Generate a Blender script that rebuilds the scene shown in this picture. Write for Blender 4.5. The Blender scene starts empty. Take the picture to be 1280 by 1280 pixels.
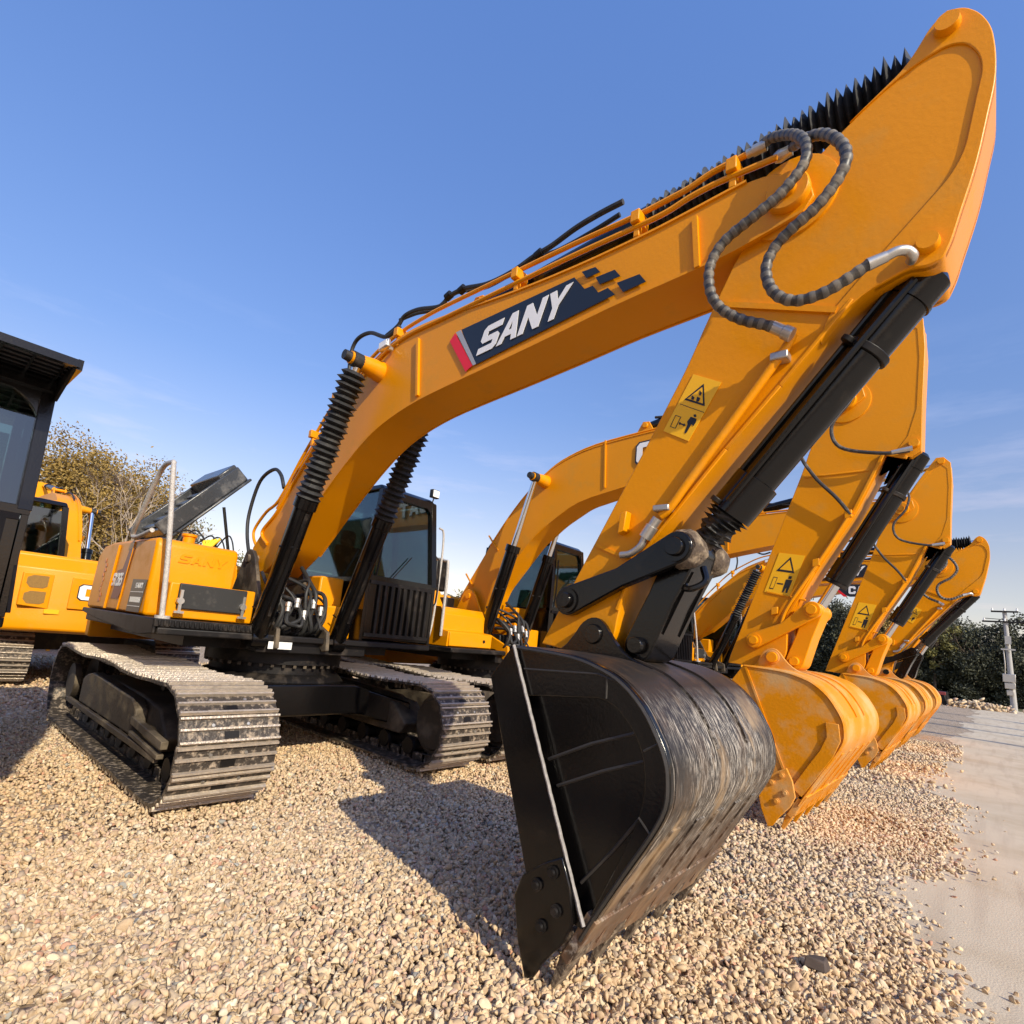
import bpy, math, random
import numpy as np
from mathutils import Vector, Matrix
random.seed(7); rng = np.random.default_rng(7)
R = math.radians; PI = math.pi
sc = bpy.context.scene
COL = sc.collection

# ------------------------------------------------------------------ camera
YAW, PITCH, ROLL = R(-41.99), R(8.986), R(5.558)
FPX, CXP, CYP, CAMH = 674.95, 640.0, 691.3, 1.45
def cam_axes():
    cy, sy, cp, sp, cr, sr = math.cos(YAW), math.sin(YAW), math.cos(PITCH), math.sin(PITCH), math.cos(ROLL), math.sin(ROLL)
    r = Vector((cy, -sy, 0)); f = Vector((sy*cp, cy*cp, sp)); u = r.cross(f)
    return cr*r + sr*u, -sr*r + cr*u, f
AR, AU, AF = cam_axes()
cd = bpy.data.cameras.new('camera'); cam = bpy.data.objects.new('camera', cd); COL.objects.link(cam)
cam.matrix_world = Matrix(((AR.x, AU.x, -AF.x, 0), (AR.y, AU.y, -AF.y, 0), (AR.z, AU.z, -AF.z, CAMH), (0, 0, 0, 1)))
cd.sensor_width = 36; cd.sensor_fit = 'HORIZONTAL'; cd.lens = 36*FPX/1280; cd.shift_y = (CYP-640)/1280
cd.clip_start = 0.05; cd.clip_end = 2000
sc.camera = cam
def ray(px, py): return AR*((px-CXP)/FPX) - AU*((py-CYP)/FPX) + AF
def at(px, py, Y):
    "world (x, z) seen at a pixel on the vertical plane y = Y"
    d = ray(px, py); t = Y/d.y; return (t*d.x, CAMH + t*d.z)
def atx(px, py, X):
    "world (y, z) seen at a pixel on the vertical plane x = X"
    d = ray(px, py); t = X/d.x; return (t*d.y, CAMH + t*d.z)

# ------------------------------------------------------------------ render / light
sc.render.engine = 'CYCLES'
sc.view_settings.view_transform = 'Standard'; sc.view_settings.look = 'None'
sc.view_settings.exposure = 0.42; sc.view_settings.gamma = 1
try:
    sc.cycles.max_bounces = 6; sc.cycles.transparent_max_bounces = 8; sc.cycles.use_denoising = True
    sc.cycles.sample_clamp_indirect = 6
except Exception: pass
SUN_EL = R(31); sv = Vector((0.96, -0.26, 0)).normalized()*math.cos(SUN_EL) + Vector((0, 0, math.sin(SUN_EL)))
sl = bpy.data.lights.new('sun', 'SUN'); sl.energy = 3.9; sl.angle = R(0.5); sl.color = (1.0, 0.90, 0.70)
so = bpy.data.objects.new('sun', sl); COL.objects.link(so); so.rotation_euler = (-sv).to_track_quat('-Z', 'Y').to_euler()
so.location = (20, -7, 25)
w = bpy.data.worlds.new('World'); sc.world = w; w.use_nodes = True
nt = w.node_tree; nt.nodes.clear()
def N(t, typ, **k):
    n = t.nodes.new(typ)
    for a, b in k.items():
        if hasattr(n, a): setattr(n, a, b)
        else: n.inputs[a.replace('_', ' ')].default_value = b
    return n
sky = N(nt, 'ShaderNodeTexSky', sky_type='NISHITA', sun_disc=False)
sky.sun_elevation = SUN_EL; sky.sun_rotation = math.atan2(sv.x, sv.y); sky.air_density = 1.0; sky.dust_density = .6; sky.ozone_density = 2.0
bg = N(nt, 'ShaderNodeBackground'); bg.inputs[1].default_value = 0.15
wo = N(nt, 'ShaderNodeOutputWorld')
# thin high cloud wisps mixed into the sky colour by direction
tc = N(nt, 'ShaderNodeTexCoord'); mp = N(nt, 'ShaderNodeMapping'); mp.inputs['Scale'].default_value = (1.2, 1.2, 7)
no = N(nt, 'ShaderNodeTexNoise'); no.inputs['Scale'].default_value = 3.2; no.inputs['Detail'].default_value = 7; no.inputs['Roughness'].default_value = .62
cr = N(nt, 'ShaderNodeValToRGB'); cr.color_ramp.elements[0].position = .52; cr.color_ramp.elements[1].position = .8
cr.color_ramp.elements[1].color = (.45, .45, .45, 1)
sep = N(nt, 'ShaderNodeSeparateXYZ'); mr = N(nt, 'ShaderNodeMapRange'); mr.inputs['From Min'].default_value = .5; mr.inputs['From Max'].default_value = .05
mu = N(nt, 'ShaderNodeMath', operation='MULTIPLY'); mx = N(nt, 'ShaderNodeMix', data_type='RGBA')
L = nt.links.new
L(tc.outputs['Generated'], mp.inputs[0]); L(mp.outputs[0], no.inputs[0]); L(no.outputs[0], cr.inputs[0])
L(tc.outputs['Generated'], sep.inputs[0]); L(sep.outputs[2], mr.inputs['Value']); L(cr.outputs[0], mu.inputs[0]); L(mr.outputs[0], mu.inputs[1])
L(mu.outputs[0], mx.inputs['Factor']); L(sky.outputs[0], mx.inputs['A']); mx.inputs['B'].default_value = (6.2, 6.3, 6.6, 1)
hs = N(nt, 'ShaderNodeHueSaturation'); hs.inputs['Saturation'].default_value = 1.0
# air colour by height: deep blue overhead, greyer and warmer in the haze near the horizon
rz_ = N(nt, 'ShaderNodeValToRGB'); K_ = 1.7; el_ = rz_.color_ramp.elements
el_[0].position = 0.0; el_[0].color = (.98/K_, .74/K_, .66/K_, 1); el_[1].position = .85; el_[1].color = (1.0/K_, 1.22/K_, 1.65/K_, 1)
for p_, c_ in ((.15, (1.06, .79, .70)), (.40, (.84, .87, 1.04))): e_ = el_.new(p_); e_.color = (c_[0]/K_, c_[1]/K_, c_[2]/K_, 1)
vs_ = N(nt, 'ShaderNodeVectorMath', operation='SCALE'); vs_.inputs['Scale'].default_value = K_
vm_ = N(nt, 'ShaderNodeVectorMath', operation='MULTIPLY')
L(sep.outputs[2], rz_.inputs[0]); L(rz_.outputs[0], vs_.inputs[0]); L(mx.outputs['Result'], vm_.inputs[0]); L(vs_.outputs[0], vm_.inputs[1])
L(vm_.outputs[0], hs.inputs['Color']); L(hs.outputs[0], bg.inputs[0]); L(bg.outputs[0], wo.inputs[0])

# ------------------------------------------------------------------ materials
def mat(name, col, rough=.5, metal=0, spec=.5, var=.12, vscale=3, dirt=None, dirt_amt=0, dscale=2.5, bump=.0, bscale=60, coat=0, stretch=None, dirt_lo=.5):
    m = bpy.data.materials.new(name); m.use_nodes = True; t = m.node_tree; b = t.nodes['Principled BSDF']
    b.inputs['Roughness'].default_value = rough; b.inputs['Metallic'].default_value = metal
    b.inputs['Specular IOR Level'].default_value = spec; b.inputs['Coat Weight'].default_value = coat; b.inputs['Coat Roughness'].default_value = .12
    tc = N(t, 'ShaderNodeTexCoord'); mp = N(t, 'ShaderNodeMapping')
    if stretch: mp.inputs['Scale'].default_value = stretch
    t.links.new(tc.outputs['Object'], mp.inputs[0])
    n1 = N(t, 'ShaderNodeTexNoise'); n1.inputs['Scale'].default_value = vscale; n1.inputs['Detail'].default_value = 6
    t.links.new(tc.outputs['Object'], n1.inputs[0])
    mr = N(t, 'ShaderNodeMapRange'); mr.inputs['To Min'].default_value = 1-var; mr.inputs['To Max'].default_value = 1+var
    t.links.new(n1.outputs[0], mr.inputs['Value'])
    vm = N(t, 'ShaderNodeVectorMath', operation='SCALE'); vm.inputs[0].default_value = col[:3]; t.links.new(mr.outputs[0], vm.inputs['Scale'])
    out = vm.outputs[0]
    if dirt:
        n2 = N(t, 'ShaderNodeTexNoise'); n2.inputs['Scale'].default_value = dscale; n2.inputs['Detail'].default_value = 10; n2.inputs['Roughness'].default_value = .65
        t.links.new(mp.outputs[0], n2.inputs[0])
        r = N(t, 'ShaderNodeValToRGB'); r.color_ramp.elements[0].position = dirt_lo; r.color_ramp.elements[1].position = min(.99, dirt_lo+.18)
        r.color_ramp.elements[1].color = (dirt_amt,)*3 + (1,)
        t.links.new(n2.outputs[0], r.inputs[0])
        mx = N(t, 'ShaderNodeMix', data_type='RGBA'); mx.inputs['B'].default_value = (*dirt, 1)
        t.links.new(r.outputs[0], mx.inputs['Factor']); t.links.new(out, mx.inputs['A']); out = mx.outputs['Result']
        rr = N(t, 'ShaderNodeMapRange'); rr.inputs['To Min'].default_value = rough; rr.inputs['To Max'].default_value = min(1, rough+.5)
        t.links.new(r.outputs[0], rr.inputs['Value']); t.links.new(rr.outputs[0], b.inputs['Roughness'])
    t.links.new(out, b.inputs['Base Color'])
    if bump:
        n3 = N(t, 'ShaderNodeTexNoise'); n3.inputs['Scale'].default_value = bscale; n3.inputs['Detail'].default_value = 5
        t.links.new(mp.outputs[0], n3.inputs[0])
        bp = N(t, 'ShaderNodeBump'); bp.inputs['Strength'].default_value = bump; bp.inputs['Distance'].default_value = .02
        t.links.new(n3.outputs[0], bp.inputs['Height']); t.links.new(bp.outputs[0], b.inputs['Normal'])
    return m
DUST = (.42, .31, .2)
YEL = mat('yellow_paint', (.74, .276, .0), .36, spec=.28, var=.07, vscale=1.6, dirt=(.50, .27, .05), dirt_amt=.35, dscale=3.6, bump=.07, bscale=45, coat=.0, dirt_lo=.54)
YELB = mat('yellow_bucket_paint', (.68, .25, .0), .45, spec=.3, var=.12, vscale=2, dirt=(.54, .35, .16), dirt_amt=.85, dscale=2.0, bump=.12, bscale=40, dirt_lo=.47)
BLK = mat('black_paint', (.004, .0035, .0035), .17, spec=.4, var=.3, vscale=4, dirt=(.09, .07, .05), dirt_amt=.22, dscale=5, bump=.04, dirt_lo=.62)
BLKM = mat('matt_black', (.007, .006, .006), .48, spec=.3, var=.3, dirt=(.13, .1, .075), dirt_amt=.4, dscale=4, dirt_lo=.52)
RUB = mat('black_rubber', (.018, .018, .018), .6, var=.2, dirt=(.16, .14, .12), dirt_amt=.3, dscale=9, dirt_lo=.55)
HOSE = mat('hose_guard', (.035, .033, .03), .45, var=.3, vscale=30, dirt=(.22, .19, .15), dirt_amt=.5, dscale=14, dirt_lo=.5)
HOSEB = mat('hose_guard_coil', (.10, .095, .085), .5, var=.3, vscale=30, dirt=(.26, .22, .17), dirt_amt=.6, dscale=14, dirt_lo=.45)
BEAD = mat('weld_bead', (.030, .027, .024), .5, var=.4, vscale=40)
FRM = mat('dusty_undercarriage', (.045, .034, .024), .55, var=.35, dirt=(.20, .155, .10), dirt_amt=.75, dscale=3, bump=.2, bscale=30, dirt_lo=.48)
SHOE = mat('track_steel', (.055, .045, .037), .45, metal=.25, var=.4, vscale=30, dirt=(.55, .44, .33), dirt_amt=.85, dscale=22, bump=.35, bscale=40, dirt_lo=.5)
GRO = mat('worn_grouser', (.52, .44, .35), .34, metal=.5, var=.3, vscale=20, dirt=(.5, .4, .28), dirt_amt=.6, dscale=12, bump=.3, bscale=60)
CHR = mat('chrome', (.75, .75, .75), .12, metal=1, var=.05)
STL = mat('zinc_steel', (.52, .50, .46), .38, metal=.8, var=.2, vscale=20)
WRAP = mat('plastic_wrapped_rail', (.46, .43, .40), .3, var=.35, vscale=28, bump=.5, bscale=90)
MUD = mat('muddy_steel', (.075, .052, .035), .8, var=.5, vscale=18, dirt=(.36, .28, .19), dirt_amt=.7, dscale=16, bump=.8, bscale=30, dirt_lo=.45)
WHT = mat('white_vinyl', (.82, .82, .80), .4, var=.03)
DECK = mat('decal_black', (.012, .016, .024), .35, var=.1)
RED = mat('decal_red', (.75, .01, .02), .4, var=.05)
GRY = mat('decal_grey', (.35, .36, .38), .4, var=.05)
STK = mat('sticker_yellow', (.90, .47, .008), .4, var=.03)
DRED = mat('decal_dark_red', (.16, .018, .014), .4, var=.1)
HOOD = mat('grey_plastic_lid', (.04, .043, .046), .25, var=.25, vscale=5, dirt=(.3, .28, .25), dirt_amt=.4, dscale=5, bump=.1, dirt_lo=.5)
SEAT = mat('dark_interior', (.02, .02, .02), .8, var=.2)
ROPE = mat('yellow_cord', (.85, .6, .03), .6, var=.1)
LAMP = mat('lamp_glass', (.8, .8, .78), .15, var=.1)
MESHG = mat('grille_mesh', (.25, .13, .02), .6, var=.5, vscale=90)
# worn back of the black bucket: pale scratches along the digging direction
def bucket_back():
    m = mat('scratched_bucket_steel', (.024, .019, .016), .46, metal=.1, var=.25, vscale=4, bump=.05, bscale=6, stretch=(4.0, 30, 4.0))
    t = m.node_tree; b = t.nodes['Principled BSDF']
    tc = N(t, 'ShaderNodeTexCoord')
    def nz(scale, s, d=8, rg=.6):
        mp = N(t, 'ShaderNodeMapping'); mp.inputs['Scale'].default_value = s; t.links.new(tc.outputs['Object'], mp.inputs[0])
        n = N(t, 'ShaderNodeTexNoise'); n.inputs['Scale'].default_value = scale; n.inputs['Detail'].default_value = d; n.inputs['Roughness'].default_value = rg
        t.links.new(mp.outputs[0], n.inputs[0]); return n.outputs[0]
    def ramp(s, a, bb, v=1):
        r = N(t, 'ShaderNodeValToRGB'); r.color_ramp.elements[0].position = a; r.color_ramp.elements[1].position = bb
        r.color_ramp.elements[1].color = (v, v, v, 1); t.links.new(s, r.inputs[0]); return r.outputs[0]
    def mul(a, c):
        q = N(t, 'ShaderNodeMath', operation='MULTIPLY'); t.links.new(a, q.inputs[0]); t.links.new(c, q.inputs[1]); return q.outputs[0]
    streak = ramp(nz(3, (4.5, 34, 4.5), 10, .75), .49, .60, .95); patch = ramp(nz(1.6, (1, 1.4, 1)), .30, .52, 1)
    sepn = N(t, 'ShaderNodeSeparateXYZ'); t.links.new(tc.outputs['Object'], sepn.inputs[0])
    zz = N(t, 'ShaderNodeMapRange'); zz.inputs['From Min'].default_value = 1.30; zz.inputs['From Max'].default_value = 1.18; t.links.new(sepn.outputs[2], zz.inputs['Value'])
    src = [l.from_socket for l in t.links if l.to_socket == b.inputs['Base Color']][0]
    def mixin(a, f, c):
        mx = N(t, 'ShaderNodeMix', data_type='RGBA'); mx.inputs['B'].default_value = (*c, 1)
        t.links.new(f, mx.inputs['Factor']); t.links.new(a, mx.inputs['A']); return mx.outputs['Result']
    k = mul(mul(streak, patch), zz.outputs[0])
    o = mixin(src, k, (.50, .45, .38))
    tan = mul(ramp(nz(2.1, (1, 2.2, 1.0), 5), .54, .66, .85), zz.outputs[0]); o = mixin(o, tan, (.36, .25, .14))
    o = mixin(o, ramp(nz(4, (1, 2, 1)), .48, .70, .6), (.10, .062, .036))
    zl = N(t, 'ShaderNodeMapRange'); zl.inputs['From Min'].default_value = .75; zl.inputs['From Max'].default_value = .2; zl.inputs['To Max'].default_value = .75; t.links.new(sepn.outputs[2], zl.inputs['Value'])
    o = mixin(o, mul(zl.outputs[0], ramp(nz(5, (1, 6, 1)), .3, .6)), (.22, .115, .06))
    t.links.new(o, b.inputs['Base Color'])
    rr = N(t, 'ShaderNodeMapRange'); rr.inputs['To Min'].default_value = .46; rr.inputs['To Max'].default_value = .9
    t.links.new(k, rr.inputs['Value']); t.links.new(rr.outputs[0], b.inputs['Roughness'])
    return m
BKB = bucket_back()
def glass():
    m = bpy.data.materials.new('tinted_cab_glass'); m.use_nodes = True; t = m.node_tree; t.nodes.clear()
    tr = N(t, 'ShaderNodeBsdfTransparent'); tr.inputs[0].default_value = (.30, .40, .36, 1)
    gl = N(t, 'ShaderNodeBsdfGlossy'); gl.inputs['Roughness'].default_value = .03; gl.inputs[0].default_value = (.9, .95, 1, 1)
    fr = N(t, 'ShaderNodeLayerWeight'); fr.inputs[0].default_value = .35
    mr = N(t, 'ShaderNodeMapRange'); mr.inputs['To Min'].default_value = .06; mr.inputs['To Max'].default_value = .7
    mx = N(t, 'ShaderNodeMixShader'); o = N(t, 'ShaderNodeOutputMaterial')
    t.links.new(fr.outputs['Fresnel'], mr.inputs[0]); t.links.new(mr.outputs[0], mx.inputs[0]); t.links.new(tr.outputs[0], mx.inputs[1]); t.links.new(gl.outputs[0], mx.inputs[2]); t.links.new(mx.outputs[0], o.inputs[0])
    return m
GLS = glass()

# ------------------------------------------------------------------ mesh builder
class MB:
    def __init__(s, off=(0, 0, 0)): s.v = []; s.f = []; s.m = []; s.o = off; s.k = 0; s.pc = []
    def add(s, vs, fs):
        s.pc.append((len(s.v), len(s.f))); b = len(s.v); s.v += [(p[0]+s.o[0], p[1]+s.o[1], p[2]+s.o[2]) for p in vs]
        s.f += [tuple(i+b for i in f) for f in fs]; s.m += [s.k]*len(fs); return s
    def prism(s, poly, y0, y1):
        n = len(poly)
        a = sum(poly[i][0]*poly[(i+1) % n][1]-poly[(i+1) % n][0]*poly[i][1] for i in range(n))
        if a < 0: poly = poly[::-1]
        vs = [(x, y0, z) for x, z in poly] + [(x, y1, z) for x, z in poly]
        fs = [tuple(range(n)), tuple(range(2*n-1, n-1, -1))] + [((i+1) % n, i, i+n, (i+1) % n+n) for i in range(n)]
        return s.add(vs, fs)
    def prismx(s, poly, x0, x1):   # poly in (y, z), extruded in x
        n = len(poly)
        a = sum(poly[i][0]*poly[(i+1) % n][1]-poly[(i+1) % n][0]*poly[i][1] for i in range(n))
        if a < 0: poly = poly[::-1]
        vs = [(x1, y, z) for y, z in poly] + [(x0, y, z) for y, z in poly]
        fs = [tuple(range(n)), tuple(range(2*n-1, n-1, -1))] + [((i+1) % n, i, i+n, (i+1) % n+n) for i in range(n)]
        return s.add(vs, fs)
    def box(s, x0, x1, y0, y1, z0, z1):
        return s.prism([(x0, z0), (x1, z0), (x1, z1), (x0, z1)], y0, y1)
    def hull(s, a, b):   # two quads (4 pts each) joined
        return s.add(list(a)+list(b), [(0, 1, 2, 3), (7, 6, 5, 4), (1, 0, 4, 5), (2, 1, 5, 6), (3, 2, 6, 7), (0, 3, 7, 4)])
    def beam(s, p0, p1, wd, th, up=(0, 0, 1)):
        p0 = Vector(p0); p1 = Vector(p1); d = (p1-p0).normalized(); u = Vector(up)
        a = d.cross(u)
        if a.length < 1e-3: a = d.cross(Vector((0, 1, 0)))
        a.normalize(); c = a.cross(d)
        q = [(-1, -1), (1, -1), (1, 1), (-1, 1)]
        return s.hull([p0+a*(i*wd/2)+c*(j*th/2) for i, j in q], [p1+a*(i*wd/2)+c*(j*th/2) for i, j in q])
    def lathe(s, p0, p1, prof, seg=20, caps=True, wob=0):
        p0 = Vector(p0); p1 = Vector(p1); d = (p1-p0); Ln = d.length; d.normalize()
        a = d.orthogonal().normalized(); c = d.cross(a); vs = []; fs = []
        for t, r in prof:
            for k in range(seg):
                an = 2*PI*k/seg; rr = r*(1+wob*math.sin(3*an+t*37)+wob*.6*math.sin(7*an+t*91)) if wob else r
                vs.append(p0+d*(t*Ln)+a*(rr*math.cos(an))+c*(rr*math.sin(an)))
        for i in range(len(prof)-1):
            for k in range(seg):
                k2 = (k+1) % seg; fs.append((i*seg+k, i*seg+k2, (i+1)*seg+k2, (i+1)*seg+k))
        if caps: fs.append(tuple(range(seg-1, -1, -1))); fs.append(tuple(range((len(prof)-1)*seg, len(prof)*seg)))
        return s.add(vs, fs)
    def cyl(s, p0, p1, r, seg=18): return s.lathe(p0, p1, [(0, r), (1, r)], seg)
    def pin(s, x, z, y0, y1, r, seg=18): return s.lathe((x, y0, z), (x, y1, z), [(0, r*.88), (.06, r), (.94, r), (1, r*.88)], seg)
    def tube(s, pts, r, seg=8, sub=6, ring=0):
        P = [Vector(p) for p in pts]
        if sub and len(P) > 2:
            Q = []
            E = [2*P[0]-P[1]]+P+[2*P[-1]-P[-2]]
            for i in range(1, len(E)-2):
                a, b, c, d = E[i-1:i+3]
                for k in range(sub):
                    t = k/sub; Q.append(.5*((2*b)+(c-a)*t+(2*a-5*b+4*c-d)*t*t+(3*b-3*c+d-a)*t**3))
            Q.append(P[-1]); P = Q
        if ring:   # resample evenly so that the guard's coils are regular
            L_ = [0]
            for i in range(1, len(P)): L_.append(L_[-1]+(P[i]-P[i-1]).length)
            n = max(2, int(L_[-1]/ring)); Q = []; j = 0
            for k in range(n+1):
                t = L_[-1]*k/n
                while j < len(P)-2 and L_[j+1] < t: j += 1
                Q.append(P[j].lerp(P[j+1], (t-L_[j])/max(1e-9, L_[j+1]-L_[j])))
            P = Q
        T = [(P[min(i+1, len(P)-1)]-P[max(i-1, 0)]).normalized() for i in range(len(P))]
        a = T[0].orthogonal().normalized(); vs = []; fs = []
        for i, p in enumerate(P):
            a = (a-T[i]*a.dot(T[i])).normalized(); c = T[i].cross(a)
            rr = r*(1+(.06 if (i//2) % 2 else -.06)) if ring else r
            for k in range(seg):
                an = 2*PI*k/seg; vs.append(p+a*(rr*math.cos(an))+c*(rr*math.sin(an)))
        for i in range(len(P)-1):
            for k in range(seg):
                k2 = (k+1) % seg; fs.append((i*seg+k, i*seg+k2, (i+1)*seg+k2, (i+1)*seg+k))
        fs.append(tuple(range(seg-1, -1, -1))); fs.append(tuple(range((len(P)-1)*seg, len(P)*seg)))
        s.add(vs, fs)
        if ring:
            n_ = len(s.m)-len(fs)
            for i in range(len(P)-1):
                if (i//2) % 2:
                    for k in range(seg): s.m[n_+i*seg+k] = 1
        return s
    def build(s, name, mats, parent=None, bevel=0, smooth=40, label=None, split=False):
        if split and len(s.pc) > 1:   # every separate piece becomes an object of its own
            out = []
            for i, (v0, f0) in enumerate(s.pc):
                v1, f1 = s.pc[i+1] if i+1 < len(s.pc) else (len(s.v), len(s.f))
                q = MB(); q.v = s.v[v0:v1]; q.f = [tuple(k-v0 for k in f) for f in s.f[f0:f1]]; q.m = s.m[f0:f1]; out.append(q.build(name, mats, parent, bevel, smooth, label))
            return out[0]
        me = bpy.data.meshes.new(name); me.from_pydata([tuple(p) for p in s.v], [], s.f)
        if not isinstance(mats, (list, tuple)): mats = [mats]
        for m in mats: me.materials.append(m)
        me.polygons.foreach_set('material_index', s.m)
        if smooth:
            me.polygons.foreach_set('use_smooth', [True]*len(s.f)); me.set_sharp_from_angle(angle=R(smooth))
        me.update()
        o = bpy.data.objects.new(name, me); COL.objects.link(o)
        if parent is not None: o.parent = parent
        if bevel:
            bm = o.modifiers.new('bevel', 'BEVEL'); bm.width = bevel; bm.segments = 2; bm.limit_method = 'ANGLE'; bm.angle_limit = R(38); bm.harden_normals = False
        if label: o['label'] = label
        return o
def tag(o, label=None, cat=None, group=None, kind=None):
    if label: o['label'] = label
    if cat: o['category'] = cat
    if group: o['group'] = group
    if kind: o['kind'] = kind
    return o
def empty(name, loc, rz=0):
    o = bpy.data.objects.new(name, None); COL.objects.link(o); o.location = loc; o.rotation_euler = (0, 0, rz); o.empty_display_size = .3; return o
def copy_tree(o, parent=None):
    c = o.copy(); COL.objects.link(c)
    if parent is not None: c.parent = parent
    for ch in list(o.children): copy_tree(ch, c)
    return c

GLY = {
 'S': [[(0, 0), (.85, 0), (1, .12), (1, .48), (.85, .6), (.3, .6), (.3, .76), (1, .76), (1, 1), (.15, 1), (0, .88), (0, .5), (.15, .38), (.7, .38), (.7, .24), (0, .24)]],
 'A': [[(0, 0), (.27, 0), (.34, .22), (.42, .42), (.5, .72), (.5, 1), (.35, 1)], [(1, 0), (.65, 1), (.5, 1), (.5, .72), (.58, .42), (.66, .22), (.73, 0)], [(.34, .22), (.66, .22), (.58, .42), (.42, .42)]],
 'N': [[(0, 0), (.27, 0), (.27, .55), (.73, 0), (1, 0), (1, 1), (.73, 1), (.73, .45), (.27, 1), (0, 1)]],
 'Y': [[(.37, 0), (.63, 0), (.63, .42), (1, 1), (.7, 1), (.5, .65), (.3, 1), (0, 1), (.37, .42)]],
 'C': [[(.15, 0), (.85, 0), (1, .15), (1, .38), (.7, .38), (.7, .24), (.3, .24), (.3, .76), (.7, .76), (.7, .62), (1, .62), (1, .85), (.85, 1), (.15, 1), (0, .85), (0, .15)]],
 'T': [[(.36, 0), (.64, 0), (.64, .76), (1, .76), (1, 1), (0, 1), (0, .76), (.36, .76)]],
 '2': [[(0, 0), (1, 0), (1, .22), (.36, .22), (1, .55), (1, .88), (.85, 1), (.15, 1), (0, .88), (0, .68), (.28, .68), (.28, .78), (.7, .78), (.7, .6), (0, .24)]],
 '6': [[(.15, 0), (.85, 0), (1, .12), (1, .48), (.85, .6), (.3, .6), (.3, .78), (.95, .78), (.95, 1), (.15, 1), (0, .88), (0, .12)]],
 '5': [[(0, 0), (.85, 0), (1, .12), (1, .5), (.85, .62), (.3, .62), (.3, .78), (.95, .78), (.95, 1), (0, 1), (0, .42), (.7, .42), (.7, .22), (0, .22)]],
}
def word(mb, text, org, u, v, depth, gap=.12):
    "letters as thin plates: org, u (whole word) and v (cap height) are 3-D, depth is the thickness vector"
    org = Vector(org); u = Vector(u); v = Vector(v); dp = Vector(depth); n = len(text); wl = 1/(n+(n-1)*gap)
    for i, ch in enumerate(text):
        for poly in GLY[ch]:
            P = [org+u*((i*(1+gap)+a)*wl)+v*b for a, b in poly]; k = len(P)
            nn = Vector((0, 0, 0))
            for q in range(k): nn += P[q].cross(P[(q+1) % k])
            if nn.dot(dp) < 0: P = P[::-1]
            mb.add([p+dp for p in P]+P, [tuple(range(k)), tuple(range(2*k-1, k-1, -1))]+[((q+1) % k, q, q+k, (q+1) % k+k) for q in range(k)])
    return mb

# ------------------------------------------------------------------ excavator geometry (x, z in metres along the machine, y from its centre line)
OX = 6.2
SANY_BOOM = [(-6.33, 1.94), (-6.35, 2.2), (-5.9, 2.62), (-5.51, 3.06), (-5.16, 3.37), (-4.85, 3.65), (-4.56, 3.85), (-4.09, 4.03), (-3.74, 4.07), (-3.31, 4.05), (-2.59, 3.98), (-2.02, 3.95), (-1.51, 3.95), (-1.24, 3.965), (-1.05, 3.98), (-.91, 3.99), (-.78, 3.97), (-.67, 3.91), (-.60, 3.82), (-.585, 3.74), (-.63, 3.67), (-.81, 3.63), (-1.0, 3.595), (-1.22, 3.575), (-1.71, 3.545), (-2.17, 3.495), (-2.75, 3.44), (-3.1, 3.41), (-3.57, 3.36), (-3.94, 3.28), (-4.21, 3.18), (-4.48, 3.02), (-4.85, 2.74), (-5.54, 2.14), (-5.95, 1.9)]
SANY_ARM = [(-.18, 4.28), (-.12, 4.38), (-.06, 4.42), (0, 4.39), (.05, 4.32), (.085, 4.22), (.095, 4.09), (.09, 3.95), (.06, 3.8), (.02, 3.59), (-.04, 3.38), (-.07, 3.27), (-.10, 3.20), (-.15, 3.18), (-.22, 3.20), (-.42, 3.13), (-.72, 2.78), (-.97, 2.5), (-1.44, 1.93), (-1.54, 1.66), (-1.56, 1.5), (-1.64, 1.41), (-1.76, 1.405), (-2.06, 1.44), (-1.44, 2.58), (-1.21, 3.02), (-1.11, 3.26), (-.94, 3.62), (-.61, 3.95), (-.44, 4.08), (-.23, 4.22)]
def soft(L, it=2, lim=34):
    for _ in range(it):
        out = []; n = len(L)
        for i in range(n):
            p, q, r_ = Vector(L[i-1]), Vector(L[i]), Vector(L[(i+1) % n]); a, c = q-p, r_-q
            if a.length > 1e-6 and c.length > 1e-6 and R(2) < a.angle(c) < R(lim):
                k = min(.25*a.length, .25*c.length, .06); out += [tuple(q-a.normalized()*k), tuple(q+c.normalized()*k)]
            else: out.append(L[i])
        L = out
    return L
def sB(L): return [(x*.971, 1.45+(z-1.45)*.971) for x, z in L]
CAT_BOOM = sB([(-6.72, 1.98), (-6.08, 2.91), (-5.73, 3.36), (-5.38, 3.73), (-5.0, 4.02), (-4.67, 4.17), (-4.2, 4.28), (-3.42, 4.34), (-2.5, 4.38), (-1.7, 4.42), (-1.3, 4.42), (-1.05, 4.46), (-.93, 4.40), (-.90, 4.27), (-1.02, 4.17), (-1.48, 3.95), (-2.2, 3.84), (-3.0, 3.74), (-3.77, 3.61), (-4.4, 3.48), (-4.85, 3.24), (-5.25, 2.94), (-5.88, 2.22), (-6.07, 1.76), (-6.6, 1.74)])
CAT_ARM = sB([(-.69, 4.98), (-.60, 5.11), (-.50, 5.11), (-.41, 5.0), (-.40, 4.69), (-.43, 4.13), (-.45, 3.62), (-.53, 3.56), (-.72, 3.63), (-.99, 3.03), (-1.34, 2.44), (-1.62, 1.9), (-1.62, 1.55), (-1.72, 1.42), (-1.85, 1.40), (-2.22, 1.42), (-2.2, 1.5), (-1.48, 3.57), (-1.40, 3.85), (-1.05, 4.4), (-.86, 4.72)])
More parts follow.
